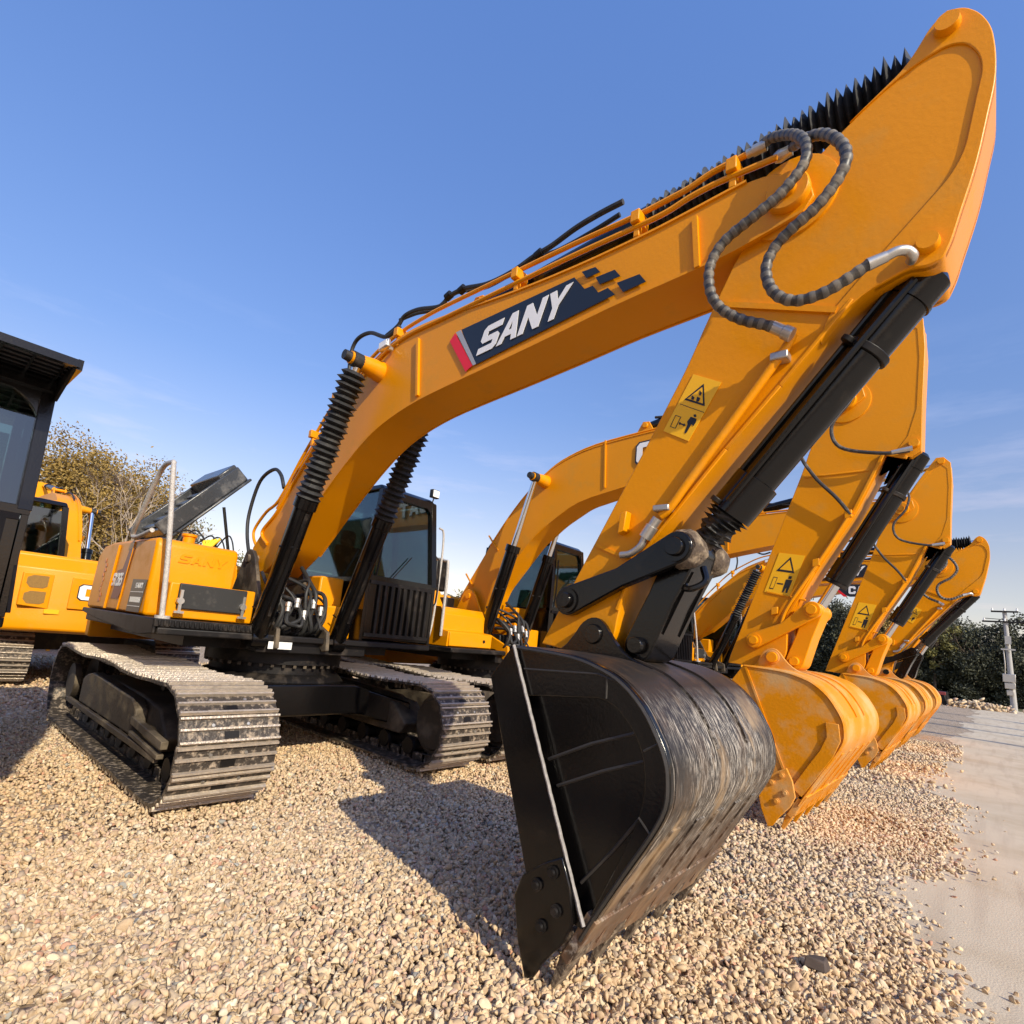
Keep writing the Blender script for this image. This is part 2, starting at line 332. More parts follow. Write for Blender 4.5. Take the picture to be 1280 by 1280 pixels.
BUCK = [(-1.80, 1.42), (-1.47, 1.405), (-1.29, 1.365), (-1.18, 1.315), (-1.08, 1.23), (-1.01, 1.13), (-.965, 1.04), (-.95, .96), (-.955, .86), (-1.01, .74), (-1.12, .56), (-1.27, .31), (-1.36, .14)]
STYLE = {
 'sany': dict(boom=SANY_BOOM, arm=SANY_ARM, rock=(-1.84, 1.70), link=(-1.19, 1.99), e1=(-1.65, 1.52), e2=(-1.42, 1.48), bc=(-.15, 3.28), at=(-.06, 4.33), piv=(-.70, 3.80), cp=(-4.22, 3.79), cb=(-5.35, 1.22), ac=(-2.9, 4.17), dec='SANY'),
 'cat': dict(boom=CAT_BOOM, arm=CAT_ARM, rock=(-1.87, 1.68), link=(-1.33, 2.02), e1=(-1.69, 1.52), e2=(-1.50, 1.50), bc=(-.49, 3.63), at=(-.52, 4.93), piv=(-1.05, 4.18), cp=(-4.90, 3.79), cb=(-5.65, 1.30), ac=(-3.35, 4.40), dec='CAT'),
}
def curve(L, k=3):
    P = [Vector(p) for p in L]; E_ = [2*P[0]-P[1]]+P+[2*P[-1]-P[-2]]; out = []
    for i in range(1, len(E_)-2):
        a, b, c, d = E_[i-1:i+3]
        for j in range(k): t = j/k; out.append(tuple(.5*((2*b)+(c-a)*t+(2*a-5*b+4*c-d)*t*t+(3*b-3*c+d-a)*t**3)))
    return out+[tuple(P[-1])]
BUCK_KEY = BUCK
BUCK = curve(BUCK)
def mbx(): return MB((OX, 0, 0))
def lerp2(a, b, t): return (a[0]+(b[0]-a[0])*t, a[1]+(b[1]-a[1])*t)

def track(root, yc, hw, side, detail):
    xf, xr, zc, r = -4.47, -8.12, .475, .42
    path = []
    def arc(cx, a0, a1, n): return [(cx+r*math.cos(a), zc+r*math.sin(a)) for a in [a0+(a1-a0)*i/n for i in range(n+1)]]
    path += [(xr+(xf-xr)*i/10, zc-r) for i in range(10)]
    path += arc(xf, -PI/2, PI/2, 14)
    top = [(xf+(xr-xf)*i/10, zc+r-.03*math.sin(PI*i/10)-.035*math.sin(PI*i/10)**2*math.sin(3*PI*i/10)) for i in range(1, 10)]
    path += top + arc(xr, PI/2, 3*PI/2, 14)[:-1]
    P = [Vector((x, 0, z)) for x, z in path]; P.append(P[0]); Ln = [0]
    for i in range(1, len(P)): Ln.append(Ln[-1]+(P[i]-P[i-1]).length)
    n = 50; pitch = Ln[-1]/n; b = mbx()
    def pos(t):
        t %= Ln[-1]
        for i in range(1, len(P)):
            if Ln[i] >= t: return P[i-1].lerp(P[i], (t-Ln[i-1])/(Ln[i]-Ln[i-1]))
        return P[-1]
    for k in range(n):
        a, c = pos(k*pitch), pos((k+1)*pitch); d = (c-a).normalized(); nrm = Vector((d.z, 0, -d.x))  # outward
        j = random.uniform(-.004, .004)
        def q(s_, h): v = a+d*(s_*pitch)+nrm*h; return (v.x, v.z)
        # plate with three grousers
        b.k = 0
        b.prism([q(.02, -.022), q(.97, -.022), q(.97, .0), q(.02, .0)], yc-hw+j, yc+hw+j)
        b.k = 1
        for s0, hh in ((.0, .028), (.44, .022), (.83, .026)):
            b.prism([q(s0, .001), q(s0+.12, .001), q(s0+.09, hh), q(s0+.02, hh)], yc-hw+.002+j, yc+hw-.002+j)
        b.k = 2
        if detail:
            b.prism([q(.15, .001), q(.40, .001), q(.40, .004), q(.15, .004)], yc-.05, yc+.05)
        b.k = 3
        if detail:
            for yy in (-.13, .11):
                b.lathe((*[q(.62, .001)[0]], yc+yy, q(.62, .001)[1]), (q(.62, .016)[0], yc+yy, q(.62, .016)[1]), [(0, .014), (1, .012)], 6)
        # chain links inside
        b.k = 0
        for yy in (-.1, .1):
            b.prism([q(-.1, -.1), q(1.05, -.1), q(1.05, -.023), q(-.1, -.023)], yc+yy-.02, yc+yy+.02)
    t = b.build('track', [SHOE, GRO, BLKM, STL], root, smooth=0)
    # frame
    f = mbx(); h = .17
    f.prism([(-7.75, .30), (-4.95, .30), (-4.85, .42), (-5.1, .62), (-5.6, .66), (-6.9, .68), (-7.3, .62), (-7.75, .58)], yc-h, yc+h)
    f.build('track_frame', FRM, t, bevel=.02)
    f = mbx()
    f.prism([(-7.3, .36), (-5.35, .36), (-5.35, .58), (-5.5, .645), (-6.95, .70), (-7.15, .66), (-7.3, .60)], yc+side*(h+.003), yc+side*(h+.10))
    f.build('side_cover', FRM, t, bevel=.015)
    f = mbx(); yo = yc+side*(h+.11)
    f.beam((-7.75, yo, .33), (-4.62, yo, .33), .035, .05); f.beam((-5.3, yo, .50), (-4.5, yo, .45), .05, .06); f.beam((-5.3, yo, .40), (-4.55, yo, .36), .05, .035)
    f.build('guide_rail', FRM, t, bevel=.006)
    for i in range(7):
        x = -7.45+i*.44; g = mbx(); g.lathe((x, yc-.14, .20), (x, yc+.14, .20), [(0, .09), (.12, .10), (.13, .075), (.87, .075), (.88, .10), (1, .09)], 16); g.build('track_roller', BLKM, t)
        if i in (2, 5):
            g = mbx(); g.cyl((x, yc-.13, .80), (x, yc+.13, .80), .06, 12); g.build('carrier_roller', BLKM, t)
    g = mbx(); g.lathe((xf, yc-.11, zc), (xf, yc+.11, zc), [(0, .1), (.0, .25), (.12, .27), (.14, .31), (.3, .31), (.32, .33), (.68, .33), (.7, .31), (.86, .31), (.88, .27), (1, .25), (1, .1)], 28); g.build('idler_wheel', FRM, t)
    g = mbx(); g.prism([(-8.12+(.33 if i % 2 else .28)*math.cos(i*PI/11), .475+(.33 if i % 2 else .28)*math.sin(i*PI/11)) for i in range(22)], yc-.03, yc+.03)
    g.lathe((-8.12, yc-.16, .475), (-8.12, yc+.22*side, .475), [(0, .2), (1, .2)], 20); g.build('drive_sprocket', FRM, t)
    return t

def excavator(name, yc, style, bucket='yellow', bw=(-.85, .65), dx=0, rz=0, cx=None, ths=1.205, hw=.37, decal='text', links=None, hood_up=False, rear=False, arms=True, visor=False, detail=1, boff=-.2, roof_lamp=False):
    S = STYLE[style]; A = style == 'sany'
    root = empty(name, (-6.2+dx if cx is None else cx, yc, 0), rz)
    yb = boff   # boom plane
    for sd, th_ in zip((-1, 1), ths if isinstance(ths, tuple) else (ths, ths)): track(root, sd*th_, hw, sd, detail)
    if isinstance(ths, tuple): ths = ths[1]
    # --- car body
    b = mbx()
    b.prismx([(-.95, .42), (-.55, .46), (.55, .46), (.95, .42), (.95, .66), (.55, .78), (-.55, .78), (-.95, .66)], -7.0, -5.35)
    for sx in (-1, 1):
        b.hull([(-6.2+sx*.5-.2, -.6, .45), (-6.2+sx*.5+.2, -.6, .45), (-6.2+sx*.5+.2, -.6, .76), (-6.2+sx*.5-.2, -.6, .76)], [(-6.2+sx*1.0-.3, -ths, .34), (-6.2+sx*1.0+.2, -ths, .34), (-6.2+sx*1.0+.2, -ths, .62), (-6.2+sx*1.0-.3, -ths, .62)])
        b.hull([(-6.2+sx*.5-.2, .6, .45), (-6.2+sx*.5-.2, .6, .76), (-6.2+sx*.5+.2, .6, .76), (-6.2+sx*.5+.2, .6, .45)], [(-6.2+sx*1.0-.3, ths, .34), (-6.2+sx*1.0-.3, ths, .62), (-6.2+sx*1.0+.2, ths, .62), (-6.2+sx*1.0+.2, ths, .34)])
    b.build('car_body', BLK if A else FRM, root, bevel=.02)
    b = mbx(); b.lathe((-6.2, 0, .76), (-6.2, 0, 1.08), [(0, .78), (.25, .72), (.3, .66), (.6, .66), (.62, .72), (1, .72)], 48)
    sl_ = b.build('slew_ring', BLKM, root)
    b = mbx()
    for i in range(40):
        a = i*2*PI/40; x, y = -6.2+.7*math.cos(a), .7*math.sin(a); b.lathe((x, y, .925), (x, y, .955), [(0, .018), (1, .018)], 6)
    b.build('ring_bolts', FRM, sl_)
    # --- upper deck
    b = mbx()
    b.box(-8.7, -5.35, -.62, .62, 1.085, 1.24)
    (b.box(-7.9, -5.28, -1.5, 1.5, 1.20, 1.262) if A else b.box(-8.3, -5.28, -1.56, 1.5, 1.20, 1.262)) if not rear else b.box(-8.3, -5.28, -1.4, 1.4, 1.20, 1.262)
    b.build('deck', BLKM, root, bevel=.012)
    b = mbx(); b.box(-8.3, -5.7, -1.15, 1.15, 1.09, 1.195); b.build('belly_plate', BLKM, root)
    # --- boom foot brackets
    b = mbx()
    for s_ in (-1, 1):
        b.prism([(-6.8, 1.27), (-5.5, 1.27), (-5.3, 1.12), (-5.22, 1.14), (-5.25, 1.33), (-5.7, 1.5), (-6.03, 2.06), (-6.11, 2.14), (-6.2, 2.16), (-6.29, 2.12), (-6.5, 1.7)], yb+s_*.27-.02, yb+s_*.27+.02)
    b.box(-6.9, -6.5, yb-.25, yb+.25, 1.265, 1.7)
    b.build('boom_bracket', YEL if not A else FRM, root, bevel=.008, split=True)
    b = mbx(); b.pin(-6.18, 2.05, yb-.315, yb+.315, .05); b.build('pin', YEL if not A else MUD, root)
    # --- right-hand body (tool box and tanks)
    yl = -1.5
    if A:
        b = mbx()
        b.prism([(-5.76, 1.66), (-5.76, 2.02), (-5.80, 2.07), (-7.3, 2.09), (-7.72, 2.06), (-7.9, 1.95), (-7.98, 1.34), (-5.76, 1.34)], yl, yl+.74)
        tb = b.build('side_tank', YEL, root, bevel=.035)
        b = mbx(); b.box(-5.757, -5.50, yl+.10, yl+.86, 1.345, 1.665); bx_ = b.build('tool_box', YEL, root, bevel=.014)
        b = mbx(); b.box(-5.497, -5.47, yl+.17, yl+.77, 1.43, 1.66)
        b.build('black_band', RUB, bx_, bevel=.01)
        for yy in (yl+.19, yl+.74):
            b = mbx(); b.lathe((-5.47, yy, 1.50), (-5.44, yy, 1.50), [(0, .035), (1, .03)], 10); b.box(-5.465, -5.445, yy-.012, yy+.012, 1.40, 1.60); b.box(-5.465, -5.44, yy-.04, yy+.04, 1.39, 1.41)
            b.build('latch', STL, bx_)
        b = mbx(); word(b, 'SANY', (-5.755, yl+.20, 1.86), (0, .42, 0), (0, .02, .085), (.004, 0, 0)); b.build('raised_lettering', YEL, tb)
        b = mbx(); b.box(-7.95, -5.6, yl+.01, yl+.5, 1.245, 1.338); b.prism([(-7.98, 1.29), (-7.96, 1.338), (-5.77, 1.338), (-5.29, 1.330), (-5.29, 1.205), (-5.7, 1.17), (-7.2, 1.235)], yl-.034, yl-.006)
        b.build('lower_skirt', BLKM, root, bevel=.01)
        b = mbx(); b.box(-5.75, -5.28, yl-.03, yl+.92, 1.265, 1.335)
        for i in range(22): b.box(-5.30, -5.268, yl+.0+i*.04, yl+.02+i*.04, 1.275, 1.325)
        b.build('step', BLKM, root, bevel=.006)
        # side graphics on the tank's right side
        ys = yl-.004
        def dq(m, quad, nm, k=0.0):
            q = mbx(); q.prism(quad, ys-k-.002, ys-k); return q.build(nm, m, tb, smooth=0)
        dq(DRED, [(-6.60, 1.98), (-6.42, 1.99), (-6.55, 1.62), (-6.68, 1.47), (-6.95, 1.47), (-6.9, 1.62), (-6.9, 1.76), (-6.72, 1.78)], 'model_decal')
        q = mbx(); word(q, 'SY265', (-7.02, ys-.004, 1.60), (.36, 0, 0), (.03, 0, .135), (0, -.002, 0)); q.build('model_lettering', WHT, tb, smooth=0)
        dq(DECK, [(-6.26, 1.67), (-5.80, 1.665), (-5.88, 1.36), (-6.30, 1.36)], 'sign_panel')
        q = mbx(); word(q, 'SANY', (-6.13, ys-.004, 1.585), (.24, 0, 0), (.015, 0, .05), (0, -.002, 0)); q.prism([(-6.26, 1.545), (-5.86, 1.545), (-5.86, 1.552), (-6.26, 1.552)], ys-.006, ys-.004)
        for i in range(9): q.prism([(-6.23+i*.038, 1.45), (-6.205+i*.038, 1.45), (-6.20+i*.038, 1.50), (-6.225+i*.038, 1.50)], ys-.006, ys-.004)
        q.prism([(-6.28, 1.41), (-5.88, 1.41), (-5.88, 1.417), (-6.28, 1.417)], ys-.006, ys-.004)
        q.build('sign_lettering', WHT, tb, smooth=0)
        q = mbx()
        for i in range(9):
            x0 = -7.50+.03*math.sin(i*2.1); z0 = 1.42+i*.055
            q.prism([(x0, z0), (x0+.07+.03*math.cos(i), z0+.01), (x0+.05, z0+.05), (x0+.02, z0+.035)], ys-.002, ys)
        q.build('emblem_strokes', mat('emblem_pink', (.62, .20, .08), .4), tb, smooth=0)
        q = mbx(); q.beam((-7.12, ys, 1.36), (-7.0, ys-.002, 2.04), .018, .03, (0, 1, 0)); q.beam((-6.62, ys-.002, 1.36), (-6.45, ys-.003, 2.05), .006, .012, (0, 1, 0)); q.build('seam_strip', YEL, tb)
        # handrail
        b = mbx(); yr = -1.56
        b.tube([(-5.34, yr+.10, 1.27), (-5.38, yr+.06, 1.9), (-5.46, yr, 2.6), (-5.50, yr, 2.70), (-5.55, yr, 2.74), (-5.85, yr, 2.70), (-6.25, yr, 2.28), (-6.45, yr+.02, 2.12), (-6.3, yr+.03, 2.09), (-5.95, yr+.05, 2.14)], .022, 10, 8)
        b.lathe((-5.34, yr+.10, 1.335), (-5.34, yr+.10, 1.36), [(0, .06), (1, .06)], 12)
        b.build('handrail', WRAP, root)
        b = mbx(); b.lathe((-6.0, yl+.33, 2.06), (-6.0, yl+.33, 2.17), [(0, .055), (.7, .055), (.8, .07), (1, .07)], 16); b.build('filler_cap', YEL, root)
        # yellow hydraulic hoses coiled on top + black harness
        b = mbx()
        for i in range(5): b.tube([(-6.4, yl+.62, 2.05), (-6.45+.02*i, yl+.62+.03*i, 2.18+.01*i), (-6.5, yl+.75, 2.14), (-6.5, yl+.78+.01*i, 1.98)], .014, 6)
        b.build('yellow_hose', ROPE, root, split=True)
        b = mbx()
        for i in range(6): b.tube([(-6.9, yl+.25+.12*i, 2.06), (-6.7, yl+.32+.12*i, 2.22+.04*(i % 3)), (-6.5, yl+.42+.1*i, 2.22+.03*(i % 2)), (-6.4, yl+.5+.09*i, 2.0)], .009, 6)
        b.build('wire_harness', RUB, root)
    else:
        b = mbx()
        b.prism([(-5.55, 1.49), (-5.55, 1.70), (-5.66, 1.80), (-6.5, 1.84), (-6.7, 2.1), (-7.9, 2.1), (-8.0, 1.27), (-5.45, 1.27), (-5.44, 1.47)], yl, yl+.86)
        b.box(-5.438, -5.425, yl+.02, yl+.84, 1.28, 1.46)
        tb = b.build('side_tank', YEL, root, bevel=.03)
        b = mbx(); b.lathe((-5.425, yl+.68, 1.37), (-5.415, yl+.68, 1.37), [(0, .022), (1, .022)], 14); b.build('lock', BLKM, tb)
        b = mbx(); b.tube([(-5.55, yl-.03, 1.4), (-5.55, yl-.04, 2.3), (-5.62, yl-.04, 2.42), (-5.9, yl-.04, 2.42), (-6.2, yl-.03, 2.05)], .02, 8); b.build('handrail', WRAP, root)
        b = mbx(); b.box(-6.95, -6.7, yl+.72, yl+.98, 2.1, 2.62); b.build('air_cleaner', BLKM, root, bevel=.03)
    # --- engine hood and counterweight
    hz = 2.08
    b = mbx(); b.box(-8.35, -7.0, yl+.76, 1.4, 1.265, hz-.06) if A else b.box(-8.35, -6.95, yl+.88, 1.4, 1.265, hz)
    eh = b.build('engine_hood', YEL, root, bevel=.05)
    w_ = 1.36 if not rear else 1.5; zb = (.98 if A else .80) if not rear else .86
    prof = [(-8.352, -w_), (-8.62, -w_+.02), (-8.86, -w_+.2), (-8.98, -.8 if rear else -.6), (-9.0, 0), (-8.98, .8 if rear else .6), (-8.86, w_-.2), (-8.62, w_-.02), (-8.352, w_)]
    b = mbx(); n = len(prof); zs = [(zb, .95), (zb+.12, .98), (zb+.3, 1), (1.95, 1), (2.02, .985)] if not rear else [(zb, .9), (zb+.05, 1.02), (zb+.2, 1.02), (zb+.27, 1), (1.80, 1), (1.84, .985)]
    vs = []; fs = []
    for z, s_ in zs:
        for x, y in prof: vs.append((-8.352+(x+8.352)*s_, y*(1 if s_ >= 1 else .97+.03*s_), z))
    for i in range(len(zs)-1):
        for k in range(n-1): fs.append((i*n+k+1, i*n+k, (i+1)*n+k, (i+1)*n+k+1))
        fs.append((i*n, i*n+n-1, (i+1)*n+n-1, (i+1)*n))
    fs.append(tuple(range(n))); fs.append(tuple(range(len(zs)*n-1, (len(zs)-1)*n-1, -1)))
    b.add(vs, fs); cw = b.build('counterweight', YEL, root, bevel=.02)
    if rear:   # grilles, panels and lettering on the back
        for s_ in (-1, 1):
            q = mbx(); q.prismx([(s_*.84, 1.22), (s_*1.20, 1.25), (s_*1.20, 1.74), (s_*.84, 1.74)], -8.98, -8.86); pn = q.build('rear_panel', YEL, cw, bevel=.01)
            for z0 in (1.28, 1.52):
                q = mbx(); q.prismx([(s_*.90, z0+.03), (s_*.95, z0), (s_*1.10, z0), (s_*1.15, z0+.06), (s_*1.15, z0+.15), (s_*1.08, z0+.19), (s_*.90, z0+.19)], -8.985, -8.981); q.build('grille', MESHG, pn, smooth=0)
        q = mbx(); q.box(-9.025, -8.975, -.62, .62, 1.25, 1.74); q.build('badge_panel', YEL, cw, bevel=.008)
        q = mbx(); word(q, 'CAT', (-9.026, .53, 1.39), (0, -.95, 0), (0, 0, .26), (-.004, 0, 0), .08); q.build('lettering_outline', DECK, cw, smooth=0)
        q = mbx(); word(q, 'CAT', (-9.031, .515, 1.405), (0, -.92, 0), (0, 0, .23), (-.004, 0, 0), .11); q.build('lettering', WHT, cw, smooth=0)
        for yy in (.28, .02, -.24):
            q = mbx(); q.lathe((-9.0, yy, 1.08), (-9.055, yy, 1.08), [(0, .055), (1, .05)], 16); q.build('plug', YEL, cw)
        q = mbx(); q.box(-9.000, -8.93, .70, .88, 1.15, 1.215); q.build('warning_sticker', STK, cw)
    # --- cab
    y0, y1, yt = .48, 1.50, 1.40; xf, xb = -5.30, -6.95; z0, z1, z2 = 1.27, 1.99, 3.10
    if visor: yt, z2 = 1.49, 2.93
    b = mbx()
    def post(xa, ya, za, xb_, yb_, zb_, wd=.07): b.beam((xa, ya, za), (xb_, yb_, zb_), wd, wd, (1, 0, 0))
    for ya, yt_ in ((y0+.03, y0+.13), (y1-.03, yt-.03)):
        post(xf-.03, ya, z1, xf-.10, yt_, z2-.04, .075); post(xb+.04, ya, z1, xb+.06, yt_, z2-.04, .09)
    post(-6.15, y1-.03, z1, -6.15, yt-.03, z2-.04, .06)
    rc = .26 if visor else .15
    b.prismx([(yt-.05, z2-.10)]+[(yt-.05-rc+rc*math.cos(a), z2-.10-rc+rc*math.sin(a)) for a in [i*PI/16 for i in range(9)]][::-1]+[(yt-.05, z2-.10-rc)], xf-.10, xf-.065)
    if visor: b.box(xf-.25, xf-.03, y0, yt+.01, 2.85, 2.96)
    if visor: b.hull([(xf-.05, y1-.075, z1), (xf-.0, y1-.075, z1), (xf-.0, y1-.01, z1), (xf-.05, y1-.01, z1)], [(xf-.11, yt-.07, z2-.05), (xf-.06, yt-.07, z2-.05), (xf-.06, yt-.01, z2-.05), (xf-.11, yt-.01, z2-.05)])
    b.beam((xf-.03, y0, z1), (xf-.03, y1, z1), .07, .06); b.beam((xf-.10, y0+.1, z2-.07), (xf-.10, yt, z2-.07), .07, .09)
    b.box(xb, xf, y0, y0+.04, z0, z1); b.box(xb, xf, y1-.04, y1, z0, z1); b.box(xb, xb+.05, y0, y1, z0, z1+.1); b.box(xf-.045, xf-.005, y0+.045, y1-.045, z0+.02, z1-.02); b.box(xb, xf, y0, y1, z0-.06, z0-.002)
    cabo = b.build('cab_frame', BLK, root, bevel=.014)
    b = mbx(); b.hull([(xb+.02, y0+.09, z2-.04), (xf-.06, y0+.09, z2-.04), (xf-.06, yt+.02, z2-.04), (xb+.02, yt+.02, z2-.04)], [(xb+.06, y0+.12, z2+.05), (xf-.16, y0+.12, z2+.04), (xf-.16, yt-.01, z2+.04), (xb+.06, yt-.01, z2+.05)])
    b.build('cab_roof', BLK, root, bevel=.025)
    def pane(q4, nm='windscreen'):
        q = mbx(); n_ = (Vector(q4[1])-Vector(q4[0])).cross(Vector(q4[3])-Vector(q4[0])).normalized()*.006
        q.hull([Vector(p) for p in q4], [Vector(p)-n_ for p in q4]); return q.build(nm, GLS, cabo, smooth=0)
    pane([(xf-.035, y0+.06, z1+.02), (xf-.035, y1-.06, z1+.02), (xf-.10, yt-.06, z2-.11), (xf-.10, y0+.16, z2-.11)])
    pane([(xb+.1, y0+.02, z1), (xf-.07, y0+.02, z1), (xf-.14, y0+.115, z2-.06), (xb+.1, y0+.115, z2-.06)], 'side_window')
    pane([(-6.19, y1-.025, z1), (xb+.1, y1-.025, z1), (xb+.1, yt-.02, z2-.06), (-6.19, yt-.02, z2-.06)], 'side_window')
    pane([(xf-.07, y1-.025, z1-.3), (-6.11, y1-.025, z1-.3), (-6.11, yt-.02, z2-.06), (xf-.14, yt-.02, z2-.06)], 'door_window')
    pane([(xb+.03, y1-.08, z1+.12), (xb+.03, y0+.08, z1+.12), (xb+.05, y0+.16, z2-.12), (xb+.05, yt-.08, z2-.12)], 'rear_window')
    b = mbx(); b.box(-6.6, -6.1, .78, 1.22, 1.5, 1.72); b.prism([(-6.62, 1.7), (-6.5, 1.7), (-6.62, 2.5), (-6.72, 2.5)], .8, 1.2); b.box(-6.75, -6.64, .9, 1.1, 2.5, 2.72)
    b.build('seat', SEAT, cabo, bevel=.04)
    b = mbx(); b.box(-6.3, -5.55, .62, .74, 1.5, 1.82); b.box(-6.3, -5.7, 1.26, 1.36, 1.5, 1.82); b.tube([(-5.6, .95, 1.3), (-5.62, .95, 1.9), (-5.6, .95, 2.15)], .018, 6); b.tube([(-5.6, 1.1, 1.3), (-5.62, 1.1, 1.9), (-5.6, 1.1, 2.15)], .018, 6)
    b.build('control_console', SEAT, cabo, bevel=.02)
    if A or True:   # lower front guard ribs
        b = mbx()
        for i in range(9): b.box(xf-.002, xf+.022, y0+.16+i*.09, y0+.19+i*.09, z0+.09, z1-.07)
        b.box(xf-.003, xf+.014, y0+.05, y1-.05, z1-.07, z1-.03); b.box(xf-.003, xf+.014, y0+.05, y1-.05, z0+.05, z0+.09)
        b.build('lower_front_guard', BLKM, cabo)
    b = mbx(); b.tube([(xf-.02, y0+.12, z1-.05), (xf+.0, y0+.14, z1+.3), (xf-.02, y0+.16, z2-.3)], .012, 6); b.tube([(xf, y0+.35, z1+.03), (xf-.02, y0+.6, z1+.32)], .007, 5, 0)
    b.build('wiper', BLKM, cabo, split=True)
    b = mbx(); 
    if not visor: b.tube([(xf-.05, y1+.02, 1.35), (xf-.05, y1+.06, 1.6), (xf-.05, y1+.09, 2.3), (xf-.06, y1+.08, 2.72), (xf-.06, y1+.0, 2.78)], .014, 8)
    else: b.beam((xf-.01, y1+.012, 1.3), (xf-.08, y1-.075, 2.78), .02, .05, (1, 0, 0))
    b.build('grab_rail', WRAP if A else BLKM, root)
    b = mbx(); b.tube([(xf-.03, y1, 1.75), (xf-.01, y1+.04, 1.85), (xf-.01, y1+.03, 2.3), (xf-.04, y1-.02, 2.4)], .010, 8); 
    if not visor: b.build('door_handle_bar', BLKM, root)
    if roof_lamp:
        b = mbx(); b.box(xf-.2, xf-.14, yt-.02, yt+.10, z2+.08, z2+.19); b.tube([(xf-.17, yt, z2-.05), (xf-.17, yt+.04, z2+.09)], .01, 6, 0); lo = b.build('work_lamp', BLKM, root, bevel=.01)
        b = mbx(); b.box(xf-.139, xf-.132, yt-.01, yt+.09, z2+.09, z2+.18); b.build('lamp_lens', LAMP, lo)
    if visor:
        ya, yb2, zr = y0+.0, y1+.02, 2.93
        b = mbx(); b.beam((xf+.50, ya, zr), (xf+.50, yb2, zr), .04, .05); b.beam((-6.9, yb2, zr+.12), (xf+.5, yb2, zr), .03, .07); b.beam((-6.9, ya, zr+.12), (xf+.5, ya, zr), .03, .07)
        b.build('cab_roof_guard', BLK, root, split=True)
        b = mbx(); b.hull([(xf-.1, ya, zr+.03), (xf+.48, ya, zr+.0), (xf+.48, yb2, zr+.0), (xf-.1, yb2, zr+.03)], [(xf-.1, ya, zr+.036), (xf+.48, ya, zr+.006), (xf+.48, yb2, zr+.006), (xf-.1, yb2, zr+.036)])
        b.build('guard_mesh', mat('dark_wire_mesh', (.10, .10, .11), .6, var=.5, vscale=200), root)
        b = mbx()
        for i in range(5): b.beam((xf+.02+i*.1, ya, zr+.015-i*.004), (xf+.02+i*.1, yb2, zr+.015-i*.004), .014, .014)
        for i in range(7): b.beam((xf-.02, ya+.05+i*.155, zr+.012), (xf+.47, ya+.05+i*.155, zr-.012), .016, .014)
        b.build('guard_bar', BLK, root, split=True)
        b = mbx(); b.prism([(xf-.06, 2.80), (xf+.49, 2.90), (xf+.49, 2.96), (xf-.06, 2.97)], yb2-.03, yb2-.012); b.build('guard_gusset', BLKM, root)
    # yellow valve cover between boom and cab
    b = mbx(); b.box(-6.9, -5.7, .14, .44, 1.265, 1.95); b.box(-5.9, -5.45, .10, .45, 1.265, 1.62); b.build('valve_cover', YEL, root, bevel=.02, split=True)
    b = mbx(); b.box(-6.9, -6.45, yl+.8, yb-.32, 1.265, 2.0); b.build('pump_cover', BLKM, root, bevel=.02)
    # raised engine lid
    if hood_up:
        b = mbx(); a0 = Vector((-7.15, -1.02, 2.20)); d1 = Vector((0, .78, .93)).normalized(); nrm = Vector((0, -.93, .78)).normalized(); wv = Vector((-1, 0, 0))
        def slab(p, l, t, w0, w1): q = [p, p+d1*l, p+d1*l+nrm*t, p+nrm*t]; b.hull([x_+wv*w0 for x_ in q], [x_+wv*w1 for x_ in q])
        slab(a0, 1.25, .035, 0, 1.15); slab(a0+nrm*.036, 1.22, .20, .02, .05); slab(a0+nrm*.036, 1.22, .20, 1.08, 1.12); slab(a0+nrm*.036+d1*.95, .27, .24, .06, 1.06)
        slab(a0+nrm*.036+d1*.05, .85, .10, .10, 1.0)
        for i in range(5): slab(a0+nrm*.14+d1*(.10+i*.17), .08, .03, .06, 1.02)
        b.build('raised_engine_lid', HOOD, root, bevel=.02)
        b = mbx(); b.cyl((-7.1, -.98, 2.08), (-7.1, -.90, 2.30), .035, 10); b.cyl((-7.3, -.25, 2.0), (-7.3, -.45, 2.75), .02, 8); b.build('lid_strut', BLKM, root, split=True)
    # --- valve hoses in front between the boom cylinders
    if detail:
        b = mbx(); rr = random.Random(3)
        for i in range(13):
            y = yb-.26+i*.043; x = -5.35+rr.uniform(-.06, .05)
            zt = 1.48+rr.uniform(-.06, .25); b.tube([(x-.12+rr.uniform(-.06, .04), y, 1.27), (x+rr.uniform(-.05, .06), y+rr.uniform(-.12, .12), 1.33+rr.uniform(0, .06)), (x+rr.uniform(-.02, .08), y+rr.uniform(-.16, .16), zt-.05), (x-.10, y+rr.uniform(-.12, .12), zt+.12), (x-.35, y+rr.uniform(-.1, .1), zt+rr.uniform(.05, .3))], rr.choice((.014, .018, .022)), 8)
        b.build('valve_hoses', RUB, root)
        b = mbx()
        for i in range(5):
            y = yb-.18+i*.09; zc_ = 1.50+.07*math.sin(i*2.4); b.lathe((-5.31, y, zc_), (-5.35, y+.02, zc_+.09), [(0, .026), (.5, .026), (.52, .033), (1, .033)], 8)
        b.build('hose_coupling', STL, root, split=True)
        b = mbx(); b.box(-5.75, -5.45, yb-.26, yb+.26, 1.262, 1.50); b.build('valve_block', BLKM, root, bevel=.02)
        if A:
            b = mbx(); b.box(-5.272, -5.268, yb-.34, yb-.10, 1.13, 1.20); b.build('paper_tag', WHT, root)
            b = mbx(); b.tube([(-5.5, yb-.45, 1.52), (-5.4, yb-.40, 1.50), (-5.35, yb-.2, 1.50), (-5.4, yb-.1, 1.50)], .008, 5); b.tube([(-5.3, yb+.32, 1.52), (-5.3, yb+.42, 1.47), (-5.32, yb+.56, 1.50)], .008, 5); b.build('cable_tie', BLKM, root)
    if not arms: return root
    # --- boom
    hb = .205
